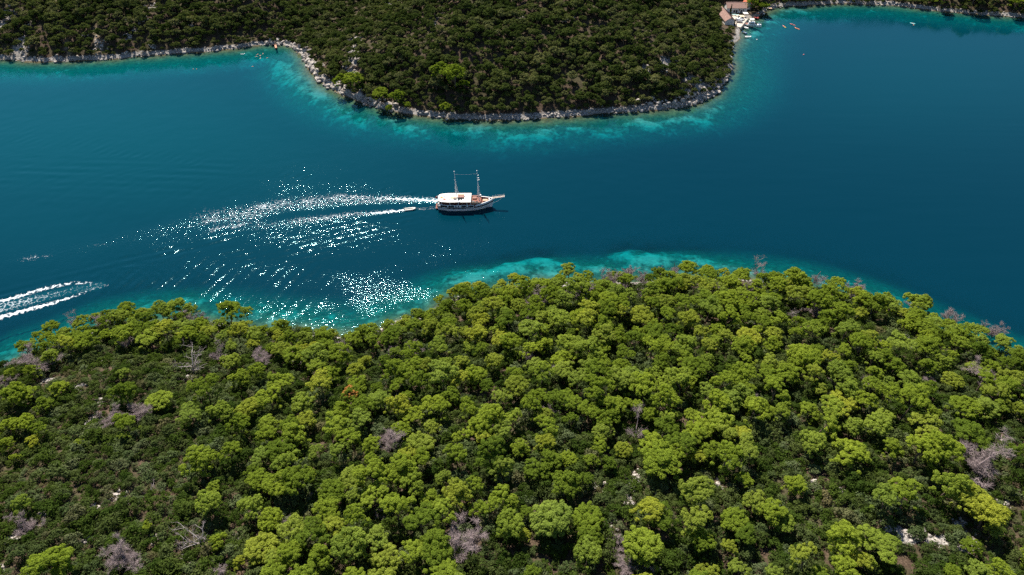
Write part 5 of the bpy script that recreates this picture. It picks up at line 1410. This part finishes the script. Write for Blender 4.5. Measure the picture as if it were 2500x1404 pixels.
def cruiser():
    c = (Vector(at(1819.5, 62)) + Vector(at(1857, 66.5))) / 2; rz = head_of((1819.5, 62), (1857, 66.5))
    g = link('motor_cruiser', None, None, (c.x, c.y, 0), rz); tag(g, 'white motor cruiser with flybridge moored at the quay', 'boat')
    L = 10.2; xs = np.linspace(-L / 2, L / 2, 18)
    def hb(x): t = (x + L / 2) / L; return 1.75 * (.9 + .1 * min(1, t * 4)) * (1 - max(0, (t - .5) / .5) ** 2.2)
    def sh(x): t = (x + L / 2) / L; return 1.25 + .55 * t * t
    mb = MB(); rings = []
    for x in xs: rings.append([(x, -hb(x) - .02, sh(x)), (x, -hb(x) * .82, .1), (x, 0, -.5), (x, hb(x) * .82, .1), (x, hb(x) + .02, sh(x))])
    mb.loft(rings, False, True, False); hull = mb.build('hull', M['white'], g, True)
    mb = MB(); mb.loft([[(x, -hb(x), sh(x) - .05), (x, hb(x), sh(x) - .05)] for x in xs]); mb.build('deck', M['white'], g)
    for s in (-1, 1):
        for x in (-2.4, -.6, 1.2): MB().box(x - .4, x + .4, s * (hb(x) * .97) - .03, s * (hb(x) * .97) + .03, .8, 1.02).build('window', M['glass'], hull)
    mb = MB(); prof = [(-3.2, 1.2), (-3.0, 2.5), (.6, 2.55), (2.4, 1.5)]
    mb.loft([[(x, -1.4, z) for x, z in prof], [(x, 1.4, z) for x, z in prof]]); mb.add([(x, -1.4, z) for x, z in prof], [(0, 1, 2, 3)]); mb.add([(x, 1.4, z) for x, z in prof], [(3, 2, 1, 0)])
    cab = mb.build('cabin', M['white'], g)
    MB().add([(.72, -1.25, 2.53), (2.3, -1.25, 1.62), (2.3, 1.25, 1.62), (.72, 1.25, 2.53)], [(0, 1, 2, 3)]).build('windscreen', M['glass'], cab, loc=(.03, 0, .03))
    for s in (-1, 1): MB().box(-2.4, .9, s * 1.41 - .015, s * 1.41 + .015, 1.75, 2.25).build('side_window', M['glass'], cab)
    MB().box(-2.9, .2, -1.15, 1.15, 2.56, 2.95).build('flybridge', M['white'], g)
    MB().box(-2.2, -1.6, -.8, .8, 2.96, 3.3).build('bench', M['tan'], g)
    MB().add([(-2.8, -1.2, 4.3), (-.1, -1.2, 4.35), (-.1, 1.2, 4.35), (-2.8, 1.2, 4.3), (-2.8, -1.2, 4.38), (-.1, -1.2, 4.43), (-.1, 1.2, 4.43), (-2.8, 1.2, 4.38)], [(3, 2, 1, 0), (4, 5, 6, 7), (0, 1, 5, 4), (1, 2, 6, 5), (2, 3, 7, 6), (3, 0, 4, 7)]).build('bimini', M['canvas'], g)
    for x in (-2.7, -.2):
        for y in (-1.1, 1.1): MB().tube([(x, y, 2.9), (x, y, 4.32)], .03, 5).build('bimini_post', M['steel'], g)
    MB().box(-4.9, -3.4, -1.3, 1.3, 1.25, 1.32).build('cockpit_floor', M['teak'], g)
    MB().box(-5.7, -5.12, -1.3, 1.3, .35, .45).build('swim_platform', M['white'], g)
    MB().tube([(2.6, -1.3, 2.2), (4.9, -.25, 2.5), (5.1, 0, 2.5), (4.9, .25, 2.5), (2.6, 1.3, 2.2)], .03, 5).build('bow_rail', M['steel'], g)
    MB().box(3.0, 4.0, -.5, .5, 1.66, 1.75).build('sun_pad', M['cloth_blue'], g)
    MB().lathe([(.05, 0), (.3, .08), (.3, .2), (.05, .28)], 10, (-3.05, 0, 2.96)).build('radar', M['white'], g)
cruiser()
inflatable(1821.7, 68.8, 3.5, head_of((1816, 66.5), (1827.5, 71)), 'white inflatable dinghy just below the motor cruiser', M['white'], M['rubber'], seats=True, group='dinghies moored by the quay')
inflatable(1825.5, 91, 4.0, head_of((1818, 91), (1833, 91)), 'white inflatable dinghy lowest of the moored boats', M['white'], M['rubber'], group='dinghies moored by the quay')
inflatable(1863, 33.5, 4.2, head_of((1860, 30), (1866, 37)), 'white inflatable boat by the beach kayaks', M['white'], M['tan'], group='dinghies moored by the quay')

def rowboat(px, py, L, rz, label, mat, inner, name='rowing_boat'):
    p = at(px, py); g = link(name, None, None, (p[0], p[1], 0), rz); tag(g, label, 'boat')
    xs = np.linspace(-L / 2, L / 2, 12); rings = []; r2 = []
    for x in xs:
        t = (x + L / 2) / L; h = .75 * (.75 + .25 * min(1, t * 3)) * (1 - max(0, (t - .5) / .5) ** 2); s = .55 + .25 * t * t
        rings.append([(x, -h, s), (x, -h * .75, .05), (x, 0, -.15), (x, h * .75, .05), (x, h, s)])
        r2.append([(x, -h * .9, s), (x, -h * .65, .14), (x, h * .65, .14), (x, h * .9, s)])
    MB().loft(rings, False, True).build('hull', mat, g, True); MB().loft(r2, False).build('inside', inner, g)
    for x in (-L * .25, L * .05): MB().box(x - .13, x + .13, -.6, .6, .38, .43).build('thwart', M['tan'], g)
rowboat(1818.5, 81.5, 4.2, head_of((1813, 79), (1824, 84)), 'blue rowing boat moored between two white dinghies', M['blue_p'], plain('faded_blue', (.25, .38, .5), .6, .3, .1))

def body_mesh(name, pose, mats):
    """a person grown as one skin: pose gives joints, links and radii"""
    J, E, r_ = pose
    me = bpy.data.meshes.new(name); me.from_pydata(J, E, [])
    o = bpy.data.objects.new(name, me); COL.objects.link(o)
    sk = o.modifiers.new('skin', 'SKIN')
    for i, v in enumerate(me.skin_vertices[0].data): v.radius = (r_[i], r_[i]); v.use_root = (i == 0)
    o.modifiers.new('sub', 'SUBSURF').levels = 1
    dg = bpy.context.evaluated_depsgraph_get(); m2 = bpy.data.meshes.new_from_object(o.evaluated_get(dg))
    bpy.data.objects.remove(o)
    m2.materials.clear()
    for m in mats: m2.materials.append(m)
    m2.polygons.foreach_set('use_smooth', np.ones(len(m2.polygons), bool))
    return m2
SIT = ([(0, 0, .12), (0, 0, .38), (0, 0, .60), (0, 0, .70), (.02, 0, .86), (.4, .12, .20), (.8, .10, .10), (.4, -.12, .20), (.8, -.10, .10), (.05, .2, .56), (.22, .34, .36), (.42, .30, .42), (.05, -.2, .56), (.22, -.34, .36), (.42, -.30, .42)],
       [(0, 1), (1, 2), (2, 3), (3, 4), (0, 5), (5, 6), (0, 7), (7, 8), (2, 9), (9, 10), (10, 11), (2, 12), (12, 13), (13, 14)], [.15, .14, .15, .06, .11, .085, .06, .085, .06, .07, .05, .045, .07, .05, .045])
SWIM = ([(0, 0, -.05), (.25, 0, -.03), (.45, 0, 0), (.56, 0, .06), (.68, 0, .14), (-.4, .12, -.12), (-.8, .14, -.18), (-.4, -.12, -.12), (-.8, -.14, -.18), (.5, .2, -.02), (.75, .34, .02), (.98, .26, .03), (.45, -.2, -.02), (.25, -.42, .0), (.1, -.6, -.02)], SIT[1], SIT[2])
PERSON_SIT = body_mesh('seated_body', SIT, [M['skin']]); PERSON_SWIM = body_mesh('swimming_body', SWIM, [M['skin']])
HAIR = MB().lathe([(.02, .10), (.09, .06), (.115, -.01), (.11, -.05)], 8).mesh('hair', M['hair'], True)
VEST = {k: MB().lathe([(.15, -.16), (.185, -.05), (.19, .08), (.13, .17)], 10).mesh('vest', M[k], True) for k in ('cloth_red', 'cloth_white', 'cloth_blue')}

def kayak(px, py, rz, L, mats, label, crew=(), vest='cloth_red', z=0.0, group=None):
    p = at(px, py, z); g = link('kayak', None, None, (p[0], p[1], z), rz); tag(g, label, 'kayak', group)
    xs = np.linspace(-L / 2, L / 2, 15)
    for half, m in ((xs[:8], mats[0]), (xs[7:], mats[-1])):
        rings = []
        for x in half:
            t = abs(x) / (L / 2); w = .38 * (1 - t ** 2.2) + .02; up = .16 * t ** 3
            rings.append([(x, 0, -.12 + up), (x, w * .8, -.02 + up), (x, w, .12 + up), (x, w * .5, .22 + up), (x, 0, .25 + up), (x, -w * .5, .22 + up), (x, -w, .12 + up), (x, -w * .8, -.02 + up)])
        MB().loft(rings, True, True, True).build('hull', m, g, True)
    for x in ((-.6, .6) if L > 4 else (0,)): MB().lathe([(.26, 0), (.24, .02)], 12).build('cockpit', M['dark'], g, loc=(x, 0, .255))
    a = math.cos(rz), math.sin(rz)
    for (x, lab, vst) in crew:
        o = link('person', PERSON_SIT, None, (p[0] + a[0] * x, p[1] + a[1] * x, z + .12), rz); tag(o, lab, 'person')
        link('hair', HAIR, o, (.02, 0, .90)); link('life_vest', VEST[vst], o, (0, 0, .48))
        q = MB().tube([(.42, -1.0, .30), (.42, 1.0, .56)], .018, 5).box(.41, .43, -1.25, -1.0, .2, .36).box(.41, .43, 1.0, 1.25, .48, .64).build('paddle', M['dark'], None, loc=(p[0] + a[0] * x, p[1] + a[1] * x, z + .12), rz=rz)
        tag(q, 'dark double paddle held by the ' + lab, 'paddle')
kayak(1915, 65.5, head_of((1911, 62.5), (1920, 68.5)), 4.4, (M['pink_p'], M['yellow_p']), 'pink and yellow kayak, leftmost of the three afloat', ((-.5, 'paddler in the pink and yellow kayak', 'cloth_red'),))
kayak(1935, 60.5, head_of((1930, 58.5), (1941, 62.5)), 4.4, (M['red_p'],), 'red kayak, farthest of the three afloat', ((-.3, 'paddler in white in the farthest red kayak', 'cloth_white'),))
kayak(1946, 70, head_of((1940, 67.5), (1952, 72.5)), 4.6, (M['orange_p'],), 'orange red kayak, nearest of the three afloat', ((.4, 'paddler in the nearest orange red kayak', 'cloth_red'),))
BE = 0.75
for i, (px, py, m, lab) in enumerate(((1846, 41.5, 'red_p', 'upper of two red kayaks pulled up on the beach'), (1847, 43.8, 'red_p', 'lower of two red kayaks pulled up on the beach'), (1839.5, 29.5, 'yellow_p', 'yellow kayak at top of the beached kayak pile'), (1842, 32, 'orange_p', 'orange kayak in the middle of the beached pile'),
                                      (1846, 33.5, 'orange_p', 'orange kayak right end of the beached pile'), (1840, 35, 'yellow_p', 'yellow kayak lowest of the beached pile'))):
    kayak(px, py, head_of((px - 5, py - 1.5), (px + 5, py + 1.2)) + i * .12, 3.8, (M[m],), lab, z=1.15 if i > 1 else .75, group='kayaks pulled up on the beach')

def swimmer(px, py, rz, lab, hair=True):
    p = at(px, py); o = link('person', PERSON_SWIM, None, (p[0], p[1], 0.06), rz); tag(o, lab, 'person', 'swimmers in the far cove')
    if hair: link('hair', HAIR, o, (.68, 0, .19))
for px, py, rz, lab in ((628.3, 133, .5, 'swimmer farthest left of the pair near the cove shore'), (635.2, 136, 2.0, 'swimmer in the middle of the cove group'), (641.5, 131.5, 1.2, 'swimmer nearest the cove shore'), (626.5, 138, 3.0, 'swimmer at left of the cove group'), (616, 162.5, .2, 'swimmer farthest out from the cove'), (653, 141, 4.0, 'swimmer at right of the cove group')):
    swimmer(px, py, rz, lab)
p = at(635.5, 142.5); o = link('person', PERSON_SWIM, None, (p[0], p[1], .08), 1.7); tag(o, 'swimmer in a white shirt, nearest in the cove group', 'person'); link('hair', HAIR, o, (.68, 0, .19)); sh_ = link('shirt', VEST['cloth_white'], o, (.22, 0, .0)); sh_.rotation_euler = (0, R(90), 0)
p = at(592.5, 131.5)
tag(MB().tube([(math.cos(t) * 1.15, math.sin(t) * .95, .12) for t in np.linspace(-2.5, .5, 12)], [.14] * 11 + [.09], 8).build('inflatable_float', M['white'], None, True, loc=p), 'white curved inflatable float in the far cove', 'float')
for px, lab in ((472, 'left one of two small buoys off the left shore'), (480, 'right one of two small buoys off the left shore')):
    g = MB().lathe([(.05, -.25), (.3, -.1), (.34, .1), (.2, .3), (.05, .36)], 10).build('buoy', M['tan'], None, True, loc=at(px, 169)); tag(g, lab, 'buoy'); MB().lathe([(.05, .36), (.05, .55)], 6).build('buoy_top', M['dark'], g)
for px, py, m, lab in ((1962, 134, 'pink_p', 'pink buoy alone in open water on the right'), (1848, 97, 'white', 'white mooring buoy off the quay')):
    g = MB().lathe([(.05, -.25), (.34, -.1), (.4, .12), (.24, .34), (.05, .4)], 10).build('buoy', M[m], None, True, loc=at(px, py)); tag(g, lab, 'buoy'); MB().lathe([(.05, .4), (.05, .6)], 6).build('buoy_top', M['dark'], g)
p = at(2228, 57.5); rz = head_of((2223, 57), (2233, 58.8))
g = link('paddle_board', None, None, (p[0], p[1], .02), rz); tag(g, 'turquoise paddle board off the right far shore', 'paddle board')
MB().loft([[(x, -w, .0), (x, -w, .14), (x, w, .14), (x, w, .0)] for x, w in ((-1.7, .15), (-1.4, .36), (0, .42), (1.1, .36), (1.6, .16), (1.75, .03))], True, True, True).build('board', M['turq_p'], g)
MB().box(-.9, .5, -.28, .28, .142, .15).build('grip_pad', M['rubber'], g)
swimmer(2230.5, 61, 1.2, 'swimmer beside the turquoise paddle board')

# wooden jetty in the corner of the cove
a, b = Vector(at(671, 104, .9)), Vector(at(674, 117, .9))
L = (b - a).length; rz = math.atan2((b - a).y, (b - a).x)
g = link('wooden_jetty', None, None, (a.x, a.y, 0), rz); tag(g, 'short reddish wooden jetty in the corner of the cove', 'jetty')
M['jetty'] = plain('reddish_planks', (.48, .26, .17), .9, .1, .25, 3)
for k in range(int(L / .3)): MB().box(k * .3, k * .3 + .26, -.6, .6, .86, .93).build('plank', M['jetty'], g)
for y in (-.5, .5):
    MB().box(0, L, y - .06, y + .06, .70, .855).build('beam', M['jetty'], g)
    for x in (.4, L * .5, L - .4): MB().tube([(x, y, -4), (x, y, .85)], .09, 6).build('post', M['bark'], g)
# small landing stage by the shore right of the beach
p = at(1879.5, 20, .6); g = link('landing_stage', None, None, (p[0], p[1], 0)); tag(g, 'small pale landing stage on the rocks right of the beach', 'landing stage')
for k in range(6): MB().box(-1.4 + k * .47, -1.4 + k * .47 + .43, -1.0, 1.0, .62, .70).build('plank', M['tan'], g)
for x in (-1.2, 1.2):
    for y in (-.8, .8): MB().tube([(x, y, -2), (x, y, .615)], .08, 6).build('post', M['bark'], g)
# the fallen tree with its bare limbs in the water below the bright pines
p = at(893, 254, .5); o = plant('dead_tree', DEAD_PALE[0], p[0], p[1] + 2.0, .9, .62, R(-70), 'twigs', 'trunk', (0, 1.25)); tag(o, 'fallen pale dead tree reaching into the far water', 'dead tree')
